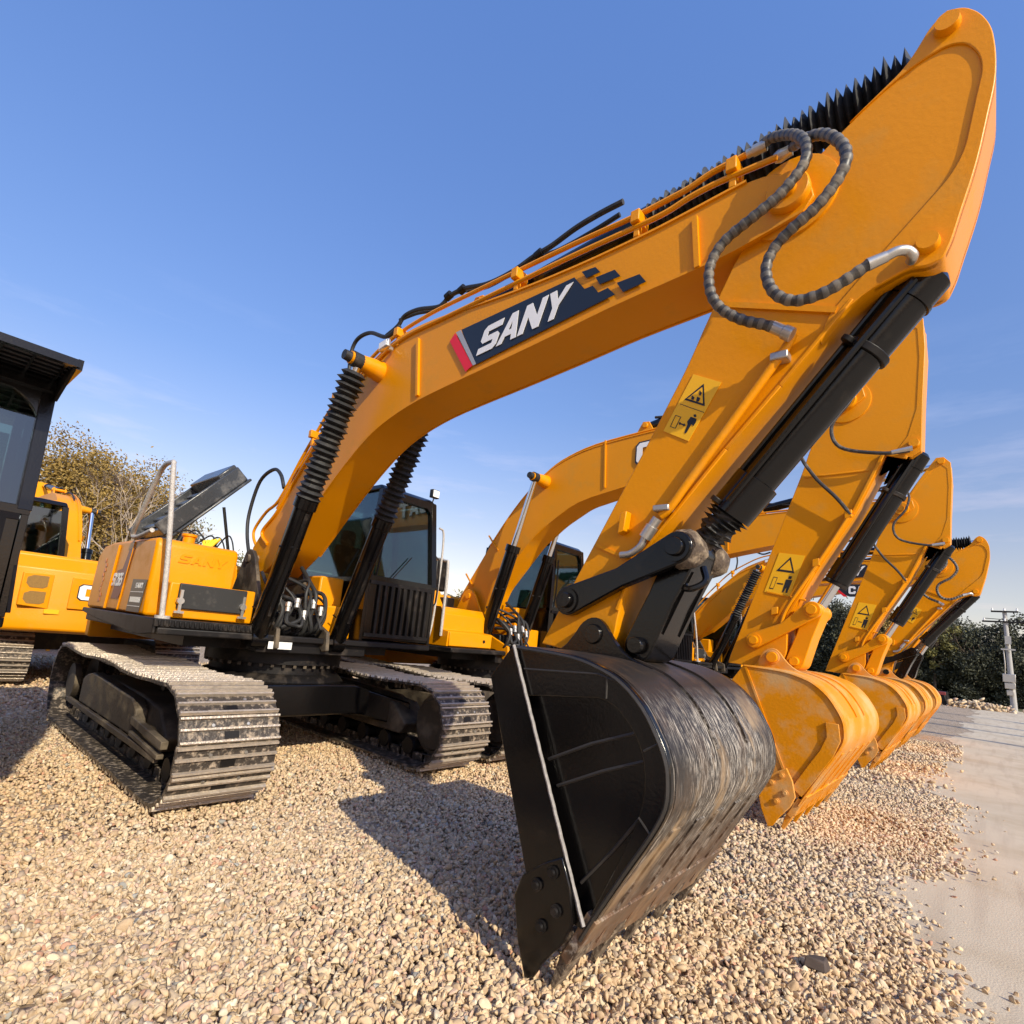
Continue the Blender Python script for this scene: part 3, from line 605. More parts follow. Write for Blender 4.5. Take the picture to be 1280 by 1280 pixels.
    b = mbx(); b.prism(soft(S['boom']), yb-hb+.008, yb+hb-.008)
    boom = b.build('boom', YEL, root, bevel=.006)
    def near(px, py, k=0): x, z = at(px, py, 3.0+yb-hb); return (x, z)
    b = mbx()
    if A:
        # flange edges: thin proud strips along the side plates
        L_ = S['boom']
        for s_ in (-1, 1):
            y = yb+s_*(hb-.004)
            for seg in (range(2, 16), range(20, 34)):
                seg = list(seg)
                b.tube([(L_[i][0], y, L_[i][1]) for i in seg], .011, 4, 3)
        for px0, py0, px1, py1 in ((523, 424, 522, 495), (869, 272, 872, 335), (349, 690, 362, 668)):
            p, q = near(px0, py0), near(px1, py1); b.beam((p[0], yb-hb, p[1]), (q[0], yb-hb, q[1]), .03, .03)
    else:
        for p, q in (((-5.95, 3.03), (-5.72, 2.78)), ((-6.38, 2.42), (-6.2, 2.22)), ((-3.9, 4.26), (-3.86, 3.58)), ((-2.2, 4.3), (-2.1, 3.8))): b.beam((p[0], yb-hb, p[1]), (q[0], yb-hb, q[1]), .02, .02)
        L_ = S['boom']
        for rg in (range(1, 12), range(15, 23)): b.tube([(L_[i][0], yb-hb+.006, L_[i][1]) for i in rg], .010, 4, 3)
    b.build('weld_rib', YEL, boom, split=True)
    # fork lugs at the tip
    px_, pz_ = S['piv']
    b = mbx()
    for s_ in (-1, 1): b.lathe((px_, yb+s_*(hb-.01), pz_), (px_, yb+s_*(hb+.035), pz_), [(0, .105), (.8, .105), (1, .098)], 26)
    b.pin(px_, pz_, yb-hb-.06, yb+hb+.06, .05); b.build('pivot_pin', YEL, boom, split=True)
    # decals
    yd = yb-hb-.010+.008
    def dec(m, polys, nm, lift=0):
        q = mbx()
        for pl in polys: q.prism(pl, yd-.003-lift, yd-lift)
        return q.build(nm, m, boom, smooth=0)
    if A:
        s0 = .34375
        def cp(L_): return [near(420+a*s0, 220+c*s0) for a, c in L_]
        dec(DECK, [cp([(458, 560), (868, 370), (905, 412), (935, 400), (955, 425), (990, 408), (1015, 432), (512, 685)]), cp([(895, 350), (945, 332), (962, 350), (912, 372)]), cp([(945, 370), (1015, 342), (1035, 365), (960, 395)]), cp([(1022, 390), (1105, 358), (1128, 385), (1045, 423)])], 'decal_panel')
        dec(RED, [cp([(415, 602), (435, 572), (497, 690), (472, 712)])], 'decal_red_stripe')
        dec(GRY, [cp([(438, 570), (455, 561), (511, 684), (499, 690)])], 'decal_grey_stripe')
        o_, e_, h_ = near(420+513*s0, 220+657*s0), near(420+826*s0, 220+508*s0), near(420+548*s0, 220+553*s0)
        q = mbx(); word(q, 'SANY', (o_[0], yd-.007, o_[1]), (e_[0]-o_[0], 0, e_[1]-o_[1]), (h_[0]-o_[0], 0, h_[1]-o_[1]), (0, -.003, 0), .06); q.build('boom_lettering', WHT, boom, smooth=0)
    elif decal == 'panel':
        q0 = (-3.10, 3.62); L1 = 1.3
        dec(DECK, [[(q0[0], q0[1]), (q0[0]+.25, q0[1]-.1), (q0[0]+L1, q0[1]-.06), (q0[0]+L1, q0[1]+.28), (q0[0]-.05, q0[1]+.25), (q0[0]-.12, q0[1]+.15)]], 'decal_panel')
        dec(RED, [[(q0[0]-.20, q0[1]+.2), (q0[0]-.14, q0[1]+.2), (q0[0]+.2, q0[1]-.1), (q0[0]+.1, q0[1]-.1)]], 'decal_red_stripe', .003)
        q = mbx(); word(q, 'CAT', (q0[0]+.22, yd-.008, q0[1]-.02), (.55, 0, .0), (0, 0, .22), (0, -.003, 0), .1); q.build('boom_lettering', WHT, boom, smooth=0)
    elif decal == 'text':
        q = mbx(); word(q, 'CAT', (-3.42, yd-.004, 3.82), (.92, 0, .04), (0, 0, .32), (0, -.003, 0), .06); q.build('boom_lettering_outline', DECK, boom, smooth=0)
        q = mbx(); word(q, 'CAT', (-3.40, yd-.008, 3.84), (.88, 0, .04), (0, 0, .28), (0, -.003, 0), .10); q.build('boom_lettering', WHT, boom, smooth=0)
    # boom cylinders
    cpx, cpz = S['cp']; cbx, cbz = S['cb']
    b = mbx(); b.lathe((cpx, yb-.52, cpz), (cpx, yb+.52, cpz), [(0, .058), (.08, .058), (.081, .065), (.26, .095), (.3, .10), (.7, .10), (.74, .095), (.919, .065), (.92, .058), (1, .058)], 22); b.build('cylinder_boss', YEL, boom)
    for s_ in (-1, 1):
        y = yb+s_*.43; d = Vector((cpx-cbx, 0, cpz-cbz)); P0 = Vector((cbx, y, cbz)); P1 = Vector((cpx, y, cpz))
        f = .52 if A else .60
        b = mbx(); b.lathe(P0, P0+d*f, [(0, .075), (.02, .092), (.93, .092), (.935, .108), (1, .108)], 22); b.lathe(P0-Vector((0, .07, 0)), P0+Vector((0, .07, 0)), [(0, .10), (1, .10)], 18)
        cy = b.build('boom_cylinder', BLK, root)
        b = mbx(); b.cyl(P0+d*f, P1, .042, 14); b.build('cylinder_rod', CHR, cy)
        b = mbx(); b.lathe(P1-Vector((0, .07, 0)), P1+Vector((0, .07, 0)), [(0, .07), (1, .07)], 18); b.lathe(P1-Vector((0, s_*-.075, 0)), P1-Vector((0, s_*-.15, 0)), [(0, .05), (1, .045)], 14); b.build('rod_end', RUB, cy)
        b = mbx(); b.tube([P0+d*.08+Vector((.10, 0, .02)), P0+d*.3+Vector((.105, 0, .0)), P0+d*(f-.06)+Vector((.11, 0, .0))], .018, 6); b.tube([P0+d*.34+Vector((0, -.1, 0)), P0+d*.34+Vector((.1, 0, 0)), P0+d*.34+Vector((0, .1, 0))], .012, 5); b.build('cylinder_line', BLKM, cy, split=True)
        if A:
            nb = 22; pr = []
            for i in range(nb): pr += [(i/nb, .082), ((i+.5)/nb, .115+.012*math.sin(i*1.7)+.012*i/nb)]
            pr.append((1, .075))
            b = mbx(); b.lathe(P0+d*(f-.005), P1-d*.035, pr, 22, True, .03); b.build('bellows', RUB, cy, smooth=0)
    if A:
        b = mbx(); p = near(490, 438); b.prism([(p[0]-.07, p[1]-.04), (p[0]+.07, p[1]-.02), (p[0]+.06, p[1]+.06), (p[0]-.08, p[1]+.05)], yb-hb-.10, yb-hb-.06); b.box(p[0]-.01, p[0]+.03, yb-hb-.06, yb-hb, p[1]-.02, p[1]+.02)
        la = b.build('work_lamp', STL, boom, bevel=.01)
        b = mbx(); b.prism([(p[0]-.055, p[1]-.025), (p[0]+.055, p[1]-.01), (p[0]+.048, p[1]+.045), (p[0]-.06, p[1]+.035)], yb-hb-.106, yb-hb-.101); b.build('lamp_lens', LAMP, la)
    # arm cylinder on top of the boom
    ax, az = S['at']; ex, ez = S['ac']; P1 = Vector((ax, yb, az)); 
    if A: P0 = Vector((*[-3.05], yb, 4.12)); f = .50
    else: P0 = Vector((ex, yb, ez)); f = .62
    d = P1-P0
    b = mbx(); b.lathe(P0, P0+d*f, [(0, .07), (.03, .082), (.94, .082), (.95, .098), (1, .098)], 20); ac = b.build('arm_cylinder', BLK, root)
    b = mbx(); b.cyl(P0+d*f, P1, .045, 14); b.build('cylinder_rod', CHR, ac)
    b = mbx(); b.prism([(P0.x-.18, P0.z-.18), (P0.x+.16, P0.z-.15), (P0.x+.05, P0.z+.05), (P0.x-.04, P0.z+.06)], yb-.12, yb-.09); b.prism([(P0.x-.18, P0.z-.18), (P0.x+.16, P0.z-.15), (P0.x+.05, P0.z+.05), (P0.x-.04, P0.z+.06)], yb+.09, yb+.12); b.pin(P0.x, P0.z, yb-.14, yb+.14, .04)
    b.build('cylinder_bracket', YEL, boom, bevel=.005, split=True)
    if A:
        nb = 34; pr = []
        for i in range(nb): pr += [(i/nb, .083), ((i+.5)/nb, (.108+.036*i/nb)+.009*math.sin(i*2.3))]
        pr.append((1, .09))
        b = mbx(); b.lathe(P0+d*(f-.01), P1-d*.045, pr, 22, True, .05); b.build('bellows', RUB, ac, smooth=0)
        # two yellow pipes with clamps, black hose along the top
        yp = yb-.17
        def pt(px, py, y=None): y = yp if y is None else y; x, z = at(px, py, 3+y); return (x, y, z)
        pipe1 = [(321, 684), (317, 672), (319, 660), (333, 640), (349, 625), (375, 577), (394.5, 543), (421, 500), (457, 456), (480, 432), (503, 414), (530, 397), (560, 381), (647, 339), (720, 304), (795, 270), (840, 247), (862, 235), (890, 216), (919, 201), (936, 192)]
        pipe2 = [(334, 680), (328, 671), (329, 662), (345, 642), (362, 612), (386, 572), (407, 533), (430, 498), (462, 462), (486, 437), (512, 418), (560, 395), (647, 353), (720, 318), (795, 284), (832, 266), (862, 247), (890, 232), (912, 222), (945, 208), (971, 197)]
        b = mbx(); b.tube([pt(*p) for p in pipe1], .017, 8, 4); b.build('boom_pipe', YEL, boom)
        b = mbx(); b.tube([pt(p[0], p[1], yp-.035) for p in pipe2], .017, 8, 4); b.build('boom_pipe', YEL, boom)
        for (px, py) in ((395, 544), (424, 498), (502, 418), (650, 346), (800, 277), (919, 214)):
            b = mbx(); x, y, z = pt(px, py); b.box(x-.03, x+.03, yp-.07, yp+.06, z-.045, z+.035); b.box(x-.02, x+.02, yp-.04, yp-.0, z-.13, z-.045); b.build('pipe_clamp', YEL, boom, bevel=.006)
        b = mbx(); b.lathe(pt(934, 193), pt(958, 181), [(0, .024), (.3, .024), (.32, .03), (1, .03)], 10); b.lathe(pt(968, 199), pt(990, 187), [(0, .024), (.3, .034), (.6, .03), (1, .028)], 10); b.build('pipe_fitting', STL, boom, split=True)
        b = mbx(); ya = yb+.02
        b.tube([pt(p[0], p[1], ya) for p in ((483, 420), (497, 408), (506, 395), (523, 387), (550, 383), (561, 371), (580, 361), (609, 355), (640, 340), (667, 321), (690, 307), (720, 285), (750, 267), (779, 252))], .021, 8)
        b.build('boom_hose', RUB, boom)
        b = mbx(); b.tube([pt(p[0], p[1], ya+.1) for p in ((500, 400), (520, 392), (545, 386), (570, 366), (610, 358), (667, 325), (700, 312), (740, 290), (775, 268))], .018, 8); b.build('boom_hose', RUB, boom)
        for p in ((561, 370), (578, 362), (674, 318)): 
            b = mbx(); q = pt(p[0], p[1], ya); b.lathe((q[0]-.03, q[1], q[2]-.01), (q[0]+.03, q[1], q[2]+.01), [(0, .036), (1, .036)], 10); b.build('hose_clamp', BLKM, boom)
        b = mbx(); b.tube([pt(p[0], p[1], yp) for p in ((430, 490), (436, 465), (439, 441), (447, 424), (463, 416), (483, 421), (500, 408))], .020, 8); b.build('boom_hose', RUB, boom)
        b = mbx(); b.tube([pt(p[0], p[1], yp) for p in ((312, 700), (309, 668), (312, 640), (325, 602), (342, 587), (351, 593), (355, 610))], .021, 8); b.build('boom_hose', RUB, boom)
        # big guarded hoses to the arm
        ylp = yb-hb-.11
        ha = [(350, 150, -.17), (395, 122, -.19), (440, 110, -.22), (500, 108, -.27), (545, 132, -.31), (560, 185, -.33), (545, 245, -.34), (500, 310, -.35), (420, 400, -.36), (300, 500, -.37), (190, 590, -.37), (130, 665, -.37), (100, 745, -.37), (102, 830, -.37), (125, 890, -.36), (175, 940, -.34), (260, 980, -.32), (340, 997, -.30), (405, 1013, -.28)]
        hb_ = [(490, 165, -.20), (530, 140, -.24), (570, 118, -.28), (630, 105, -.32), (690, 122, -.35), (735, 168, -.36), (745, 225, -.37), (715, 300, -.37), (660, 380, -.37), (590, 460, -.37), (490, 548, -.37), (410, 635, -.36), (370, 720, -.36), (373, 790, -.36), (405, 850, -.36), (460, 882, -.35), (530, 886, -.34), (640, 850, -.33), (750, 785, -.32), (850, 718, -.31)]
        for hh in (ha, hb_):
            b = mbx(); b.tube([pt(860+p[0]*.2656, 140+p[1]*.2656, yb+p[2]) for p in hh], .025, 12, 5, ring=.012); b.build('guarded_hose', [HOSE, HOSEB], root)
        b = mbx()
        def c5(x_, y_, yy): return pt(860+x_*.2656, 140+y_*.2656, yb+yy)
        b.lathe(c5(395, 1010, -.28), c5(490, 1050, -.26), [(0, .028), (.55, .028), (.6, .034), (1, .034)], 12)
        b.lathe(c5(845, 720, -.31), c5(935, 680, -.29), [(0, .028), (1, .024)], 12); b.tube([c5(930, 682, -.29), c5(985, 655, -.28), c5(1030, 652, -.26), c5(1058, 675, -.24), c5(1050, 700, -.2)], .021, 10)
        b.build('hose_fitting', STL, root, split=True)
    else:
        b = mbx(); yp = yb-.15
        b.tube([(px_*0+x, yp, z+.05) for x, z in S['boom'][1:12]], .014, 6, 3); b.build('boom_pipe', YEL, boom)
        b = mbx(); b.tube([(x+.02, yp+.06, z+.07) for x, z in S['boom'][4:9]]+[(P0.x+.1, yp+.1, P0.z+.12)], .018, 6, 3); b.build('boom_hose', RUB, boom)
        b = mbx(); a_ = [(-1.55, -.18, 4.5), (-1.2, -.24, 4.58), (-.95, -.28, 4.42), (-.98, -.29, 4.15), (-1.15, -.29, 3.9), (-1.08, -.28, 3.66), (-.75, -.26, 3.55), (-.52, -.22, 3.55)]
        b.tube([(x, yb+y, z) for x, y, z in a_], .018, 8); b.build('arm_hose', HOSE, root)
        b = mbx(); a_ = [(-1.6, -.18, 4.46), (-1.3, -.22, 4.52), (-1.1, -.27, 4.3), (-1.3, -.28, 4.0), (-1.45, -.28, 3.7), (-1.32, -.26, 3.4), (-1.12, -.24, 3.15), (-1.0, -.22, 2.97)]
        b.tube([(x, yb+y, z) for x, y, z in a_], .018, 8); b.build('arm_hose', HOSE, root)
        b = mbx(); b.lathe((-.66, yb-.245, 3.545), (-.50, yb-.225, 3.57), [(0, .022), (1, .026)], 10); b.build('hose_fitting', STL, root)
    # --- arm
    ha_ = .165
    b = mbx(); b.prism(soft(S['arm'], 2, 50), yb-ha_, yb+ha_); arm = b.build('arm', YEL, root, bevel=.006)
    LA = S['arm']; b = mbx()
    if A:
        rec = [(-.44, 4.08), (-.27, 4.18), (-.16, 4.225), (-.06, 4.235), (.0, 4.20), (.04, 4.12), (.05, 4.03), (.025, 3.91), (-.02, 3.67), (-.07, 3.57), (-.31, 3.32), (-.53, 3.08)]
        out = [(-.23, 4.22), (-.18, 4.28), (-.12, 4.38), (-.06, 4.42), (0, 4.39), (.05, 4.32), (.085, 4.22), (.095, 4.09), (.09, 3.95), (.06, 3.8), (.02, 3.59), (-.04, 3.38), (-.07, 3.27), (-.10, 3.20), (-.15, 3.18), (-.22, 3.20), (-.42, 3.13), (-.56, 2.96)]
        for s_ in (-1, 1): b.prism(soft(rec+out[::-1], 2, 45), yb+s_*(ha_-.01)-.02, yb+s_*(ha_-.01)+.024)
        for i in range(15, 19): p, q = LA[i], LA[i+1]; b.beam((p[0]-.01, yb-ha_-.004, p[1]), (q[0]-.01, yb-ha_-.004, q[1]), .022, .02)
        b.build('side_rim', YEL, arm, bevel=.006)
        b = mbx(); p, q = at(902, 381, 2.63), at(1046, 388, 2.63); b.beam((p[0], yb-ha_, p[1]), (q[0], yb-ha_, q[1]), .03, .03)
        p, q = at(745, 681, 2.63), at(800, 705, 2.63); b.beam((p[0], yb-ha_, p[1]), (q[0], yb-ha_, q[1]), .02, .02)
        b.build('weld_rib', YEL, arm, split=True)
        # side pipe with clamps
        def sp(px, py, y=-.205): x, z = at(px, py, 3+yb+y); return (x, yb+y, z)
        b = mbx(); b.tube([sp(991, 418), sp(985, 430), sp(970, 452), sp(900, 548), sp(862, 600), sp(838, 634), sp(826, 645)], .023, 10, 3); b.build('arm_pipe', YEL, arm)
        b = mbx(); x, y, z = sp(978, 446); b.box(x-.05, x+.03, y-.03, y+.04, z-.02, z+.02); x, y, z = sp(830, 636); b.box(x-.05, x+.04, y-.035, y+.04, z-.016, z+.016); b.build('pipe_clamp', STL, arm, bevel=.006, split=True)
        b = mbx(); b.lathe(sp(822, 648), sp(806, 672), [(0, .028), (.4, .028), (.42, .035), (1, .035)], 10); b.tube([sp(806, 672), sp(800, 683), sp(788, 692), sp(776, 694)], .020, 10); b.build('pipe_elbow', STL, arm)
        b = mbx(); x, y, z = sp(783, 655, -.17); b.prism([(x-.02, z-.07), (x+.02, z-.05), (x+.03, z+.06), (x-.01, z+.05)], y-.06, y); b.build('lifting_lug', YEL, arm, bevel=.005)
        # warning stickers
        ysk = yb-ha_-.002
        def ks(L_): return [at(800+a*.10153, 440+c*.10153, 3+ysk) for a, c in L_]
        q = mbx(); q.prism(ks([(660, 275), (1005, 375), (600, 1100), (290, 975)]), ysk-.003, ysk); st = q.build('warning_sticker', STK, arm, smooth=0)
        q = mbx()
        q.prism(ks([(790, 395), (800, 670), (550, 590)]), ysk-.0055, ysk-.0032); q.k = 1
        q.prism(ks([(772, 440), (780, 640), (590, 580)]), ysk-.008, ysk-.0057); q.k = 0
        for L_ in ([(640, 590), (650, 540), (680, 570), (665, 600)], [(700, 600), (715, 560), (750, 575), (735, 615), (705, 620)], [(735, 540), (745, 480), (770, 510), (755, 545)]): q.prism(ks(L_), ysk-.0105, ysk-.0082)
        q.prism(ks([(500, 640), (795, 745), (793, 751), (498, 646)]), ysk-.005, ysk-.0032)
        q.prism(ks([(630, 800), (700, 825), (690, 870), (660, 915), (640, 890), (570, 1005), (550, 1000), (590, 890), (585, 860)]), ysk-.005, ysk-.0032)
        q.prism(ks([(665, 775), (690, 770), (700, 795), (682, 808), (665, 798)]), ysk-.005, ysk-.0032)
        q.prism(ks([(478, 880), (500, 862), (505, 878), (545, 892), (545, 878), (568, 905), (535, 920), (538, 906), (500, 892), (496, 905)]), ysk-.005, ysk-.0032)
        for L_ in ([(440, 780), (446, 780), (381, 922), (375, 920)], [(446, 780), (505, 800), (503, 806), (443, 786)], [(505, 800), (511, 802), (441, 945), (435, 942)], [(378, 916), (438, 938), (435, 944), (375, 922)]): q.prism(ks(L_), ysk-.005, ysk-.0032)
        q.build('sticker_symbols', [DECK, STK], st, smooth=0)
    else:
        L_ = LA
        rim = [(-.63, 4.8), (-.52, 4.88), (-.45, 4.8), (-.44, 4.5), (-.47, 3.98), (-.54, 3.72), (-.72, 3.45)]
        orim = sB([(-.69, 4.98), (-.60, 5.11), (-.50, 5.11), (-.41, 5.0), (-.40, 4.69), (-.43, 4.13), (-.45, 3.62), (-.53, 3.56), (-.72, 3.60)])
        for s_ in (-1, 1): b.prism([(-1.02, 4.27)]+rim+[(-.75, 3.40)]+orim[::-1]+[(-.83, 4.62)], yb+s_*(ha_-.01)-.015, yb+s_*(ha_-.01)+.018)
        for i in (7, 8, 9, 10): p, q = L_[i], L_[i+1]; b.beam((p[0]-.03, yb-ha_-.01, p[1]), (q[0]-.03, yb-ha_-.01, q[1]), .035, .03)
        b.beam((-1.42, yb-ha_, 3.42), (-.85, yb-ha_, 3.42), .02, .02); b.beam((-1.78, yb-ha_, 2.2), (-1.40, yb-ha_, 2.12), .02, .02)
        b.build('side_rim', YEL, arm, bevel=.005)
        b = mbx(); b.tube([(-1.02, yb-ha_-.05, 2.95), (-1.25, yb-ha_-.05, 2.55), (-1.55, yb-ha_-.05, 2.05), (-1.62, yb-ha_-.05, 1.85)], .018, 8); b.build('arm_pipe', YEL, arm)
        for x, z in ((-1.02, 2.98), (-1.30, 2.5), (-1.68, 2.0)):
            b = mbx(); b.prism([(x-.03, z-.05), (x+.03, z-.03), (x+.03, z+.04), (x-.03, z+.03)], yb-ha_-.07, yb-ha_); b.build('lifting_lug', YEL, arm, bevel=.004)
        ysk = yb-ha_-.002; o_ = Vector((-1.80, 0, 2.20)); u_ = Vector((.25, 0, -.04)); v_ = Vector((.14, 0, .42))
        def k2(L2): return [((o_+u_*a+v_*c).x, (o_+u_*a+v_*c).z) for a, c in L2]
        q = mbx(); q.prism(k2([(0, 0), (1, 0), (1, 1), (0, 1)]), ysk-.003, ysk); st = q.build('warning_sticker', STK, arm, smooth=0)
        q = mbx(); q.prism(k2([(.15, .55), (.85, .55), (.5, .93)]), ysk-.005, ysk-.0032); q.k = 1; q.prism(k2([(.26, .60), (.74, .60), (.5, .85)]), ysk-.007, ysk-.0052); q.k = 0
        q.prism(k2([(.66, .06), (.72, .06), (.76, .2), (.8, .06), (.86, .06), (.88, .38), (.64, .38)]), ysk-.005, ysk-.0032); q.prism(k2([(.7, .4), (.82, .4), (.82, .47), (.7, .47)]), ysk-.005, ysk-.0032)
        q.prism(k2([(.14, .1), (.3, .1), (.3, .4), (.14, .4)]), ysk-.005, ysk-.0032); q.k = 1; q.prism(k2([(.16, .12), (.28, .12), (.28, .38), (.16, .38)]), ysk-.007, ysk-.0052); q.k = 0; q.prism(k2([(.36, .24), (.6, .24), (.6, .27), (.36, .27)]), ysk-.005, ysk-.0032)
        q.build('sticker_symbols', [DECK, STK], st, smooth=0)
    b = mbx(); b.pin(ax, az, yb-ha_-.045, yb+ha_+.045, .05); b.pin(S['bc'][0], S['bc'][1], yb-ha_-.05, yb+ha_+.05, .045); b.build('arm_pin', YEL, arm, split=True)
    b = mbx(); b.lathe((px_, yb-ha_-.0, pz_), (px_, yb-ha_-.014, pz_), [(0, .225), (.9, .222), (1, .215)], 40); b.build('pivot_ring', YEL, arm)
    # --- bucket cylinder
    P0 = Vector((S['bc'][0]+.015, yb, S['bc'][1]-.02)); P1 = Vector((S['link'][0], yb, S['link'][1])); 
    off = Vector((-.008, 0, .0)) if A else Vector((.02, 0, -.02))
    P0 = P0+off; d = P1-P0; f = .83 if A else .80
    b = mbx(); b.lathe(P0, P0+d*f, [(0, .07), (.02, .098), (.10, .098), (.102, .104), (.115, .104), (.117, .096), (.84, .096), (.845, .115), (1, .115)], 28)
    bc = b.build('bucket_cylinder', BLK, root)
    b = mbx(); b.cyl(P0+d*f, P1, .05, 14); b.build('cylinder_rod', CHR if not A else MUD, bc)
    b = mbx(); sx = Vector((0, -.10, 0)); b.tube([P0+d*.06+sx, P0+d*.3+sx*1.15, P0+d*.8+sx*1.1], .018, 8); b.tube([P0+d*.06+sx*.75+Vector((-.055, 0, .045)), P0+d*.76+sx*.75+Vector((-.055, 0, .045))], .014, 8, 0)
    b.build('cylinder_line', BLK, bc, split=True)
    b = mbx()
    for t_ in (.24, .80): b.lathe(P0+d*t_, P0+d*(t_+.022), [(0, .112), (1, .112)], 20); b.cyl(P0+d*(t_+.004)+Vector((-.05, -.11, .03)), P0+d*(t_+.020)+Vector((-.05, -.11, .03)), .03, 10)
    b.build('cylinder_clamp', BLKM, bc, bevel=.004, split=True)
    if A and detail:
        pr = []
        for i in range(7): pr += [(i/7, .075+.01*math.sin(i*2)), ((i+.5)/7, .108-.006*i+.008*math.sin(i*3.3))]
        pr.append((1, .06)); b = mbx(); b.lathe(P0+d*(f-.0), P0+d*(f+.11), pr, 20, True, .13); b.build('bellows', RUB, bc, smooth=0)
    # --- links
    DK = bucket == 'black'; LM = BLK if DK or links else YEL
    def link(p, q, y0_, y1_, r0, r1, w_, nm, m, curve=0):
        p = Vector((p[0], 0, p[1])); q = Vector((q[0], 0, q[1])); dd = (q-p).normalized(); nn = Vector((-dd.z, 0, dd.x)); b = mbx()
        pts = []
        for i in range(9): a = PI/2+PI*i/8; v = p+(dd*math.cos(a)+nn*math.sin(a))*r0; pts.append((v.x, v.z))
        mid = (p+q)/2+nn*curve
        v = mid-nn*w_; pts.append((v.x, v.z))
        for i in range(9): a = -PI/2+PI*i/8; v = q+(dd*math.cos(a)+nn*math.sin(a))*r1; pts.append((v.x, v.z))
        v = mid+nn*w_; pts.append((v.x, v.z))
        b.prism(pts, y0_, y1_); return b.build(nm, m, root, bevel=.008)
    for s_ in (-1, 1):
        ya, yb_ = (yb-ha_-.075, yb-ha_-.012) if s_ < 0 else (yb+ha_+.012, yb+ha_+.075)
        link(S['rock'], S['link'], ya, yb_, .085, .085, .055, 'rocker_link', LM, -.01 if DK else -.03)
    link(S['link'], S['e2'], yb-.15, yb+.15, .085, .085, .075, 'bucket_link', LM)
    for nm, r_, ex_, bo in (('rock', .045, .115, .072), ('link', .05, .115, .076), ('e1', .055, .085 if DK else .10, 0), ('e2', .045, .03, 0)):
        x, z = S[nm]; b = mbx(); e_ = ha_+ex_; b.lathe((x, yb-e_, z), (x, yb+e_, z), [(0, r_*.9), (.015, r_)] + ([(.016*3, r_), (.0485, bo), (.95, bo), (.951, r_)] if bo else []) + [(.985, r_), (1, r_*.9)], 22)
        b.build('link_pin', LM, root)
    if DK:
        b = mbx(); x, z = S['link']
        for s_ in (-1, 1): b.lathe((x+.01, yb+s_*.07, z+.0), (x+.01, yb+s_*.23, z+.0), [(0, .075), (.2, .10), (.8, .105), (1, .085)], 18, True, .06)
        b.build('muddy_knuckle', MUD, root, split=True)
        b = mbx(); e1, e2 = Vector((S['link'][0], 0, S['link'][1])), Vector((S['e2'][0], 0, S['e2'][1]))
        for yy in (-.10, .10): b.beam(e1.lerp(e2, .2)+Vector((.07, yb+yy, .0)), e1.lerp(e2, .85)+Vector((.07, yb+yy, 0)), .03, .05)
        b.tube([(S['link'][0]-.02, yb-.1, S['link'][1]-.12), (S['link'][0]+.02, yb-.13, S['link'][1]-.2), (S['link'][0]+.1, yb-.1, S['link'][1]-.16), (S['link'][0]+.08, yb-.08, S['link'][1]-.08)], .018, 8)
        b.build('link_rib', BLK, root, split=True)
    # --- bucket
    yL, yR = bw
    SM, BM = (BLK, BKB) if DK else (YELB, YELB)
    inner = []
    for i, (x, z) in enumerate(BUCK):
        c = Vector((-1.55, .85)); v = (c-Vector((x, z))).normalized()*.03; inner.append((x+v.x, z+v.y))
    nS = len(BUCK)
    dense = []
    for i in range(nS-1):
        for k in range(2): dense.append(lerp2(BUCK[i], BUCK[i+1], k/2))
    b = mbx(); b.prism(BUCK+inner[::-1], yL+.028, yR-.028)
    bk = b.build('bucket', BM, root, smooth=30)
    side = BUCK[:34]+[(-1.27, .31), (-1.38, .34), (-1.59, .43), (-1.92, 1.25)]
    ctr = Vector((-1.42, .88))
    for s_, y in ((-1, yL), (1, yR)):
        rc_ = .034 if DK else 0
        b = mbx(); b.prism(side, min(y-s_*rc_, y-s_*(rc_+.02)), max(y-s_*rc_, y-s_*(rc_+.02))); b.build('side_plate', SM, bk, bevel=.004)
        if DK:
            inn = [at(560+a*.4375, 720+c*.4375, 2.1) for a, c in [(228, 342), (440, 350), (482, 378), (520, 430), (545, 480), (557, 530), (562, 600), (548, 680), (505, 780), (395, 990)]]
            b = mbx(); b.prism(soft(BUCK[:34]+inn[::-1], 1, 40), min(y, y-s_*.033), max(y, y-s_*.033)); b.build('side_rim', SM, bk, bevel=.006)
        b = mbx(); yy = y+s_*.004
        b.tube([(p[0]+((ctr-Vector(p)).normalized()*.012).x, yy, p[1]+((ctr-Vector(p)).normalized()*.012).y) for p in BUCK[:-2]], .009, 5, 0)
        if DK:
            def bp(L_): return [(at(560+a*.4375, 720+c*.4375, 2.1)) for a, c in L_]
            for L_, dz_ in ((bp([(218, 265), (430, 280), (480, 300)]), 0), (bp([(275, 525), (400, 480), (527, 450)]), .034), (bp([(300, 602), (430, 560), (558, 530)]), .034), (bp([(368, 882), (460, 790), (540, 695)]), .034), (bp([(545, 690), (582, 745)]), 0), (bp([(560, 500), (600, 480)]), 0), (bp([(455, 285), (452, 350)]), 0)):
                b.tube([(p[0], yy-s_*(.003+dz_), p[1]) for p in L_], .008 if dz_ else .005, 5, 0)
            b.build('weld_rib', BEAD, bk, split=True)
            # leading side bar with the worn pale edge
            b = mbx(); b.prism([(-1.80, 1.425), (-1.935, 1.25), (-1.60, .42), (-1.42, .33), (-1.29, .31)], min(y, y+s_*.022)+s_*.001, max(y, y+s_*.022)+s_*.001); b.build('side_bar', BLK, bk, bevel=.004)
            b = mbx(); e0, e1_ = Vector((-1.80, y+s_*.02, 1.42)), Vector((-1.285, y+s_*.02, .325))
            b.tube([e0.lerp(e1_, i/40)+Vector((0.0012*math.sin(i*2.1), 0, 0)) for i in range(41)], .0085, 6, 0)
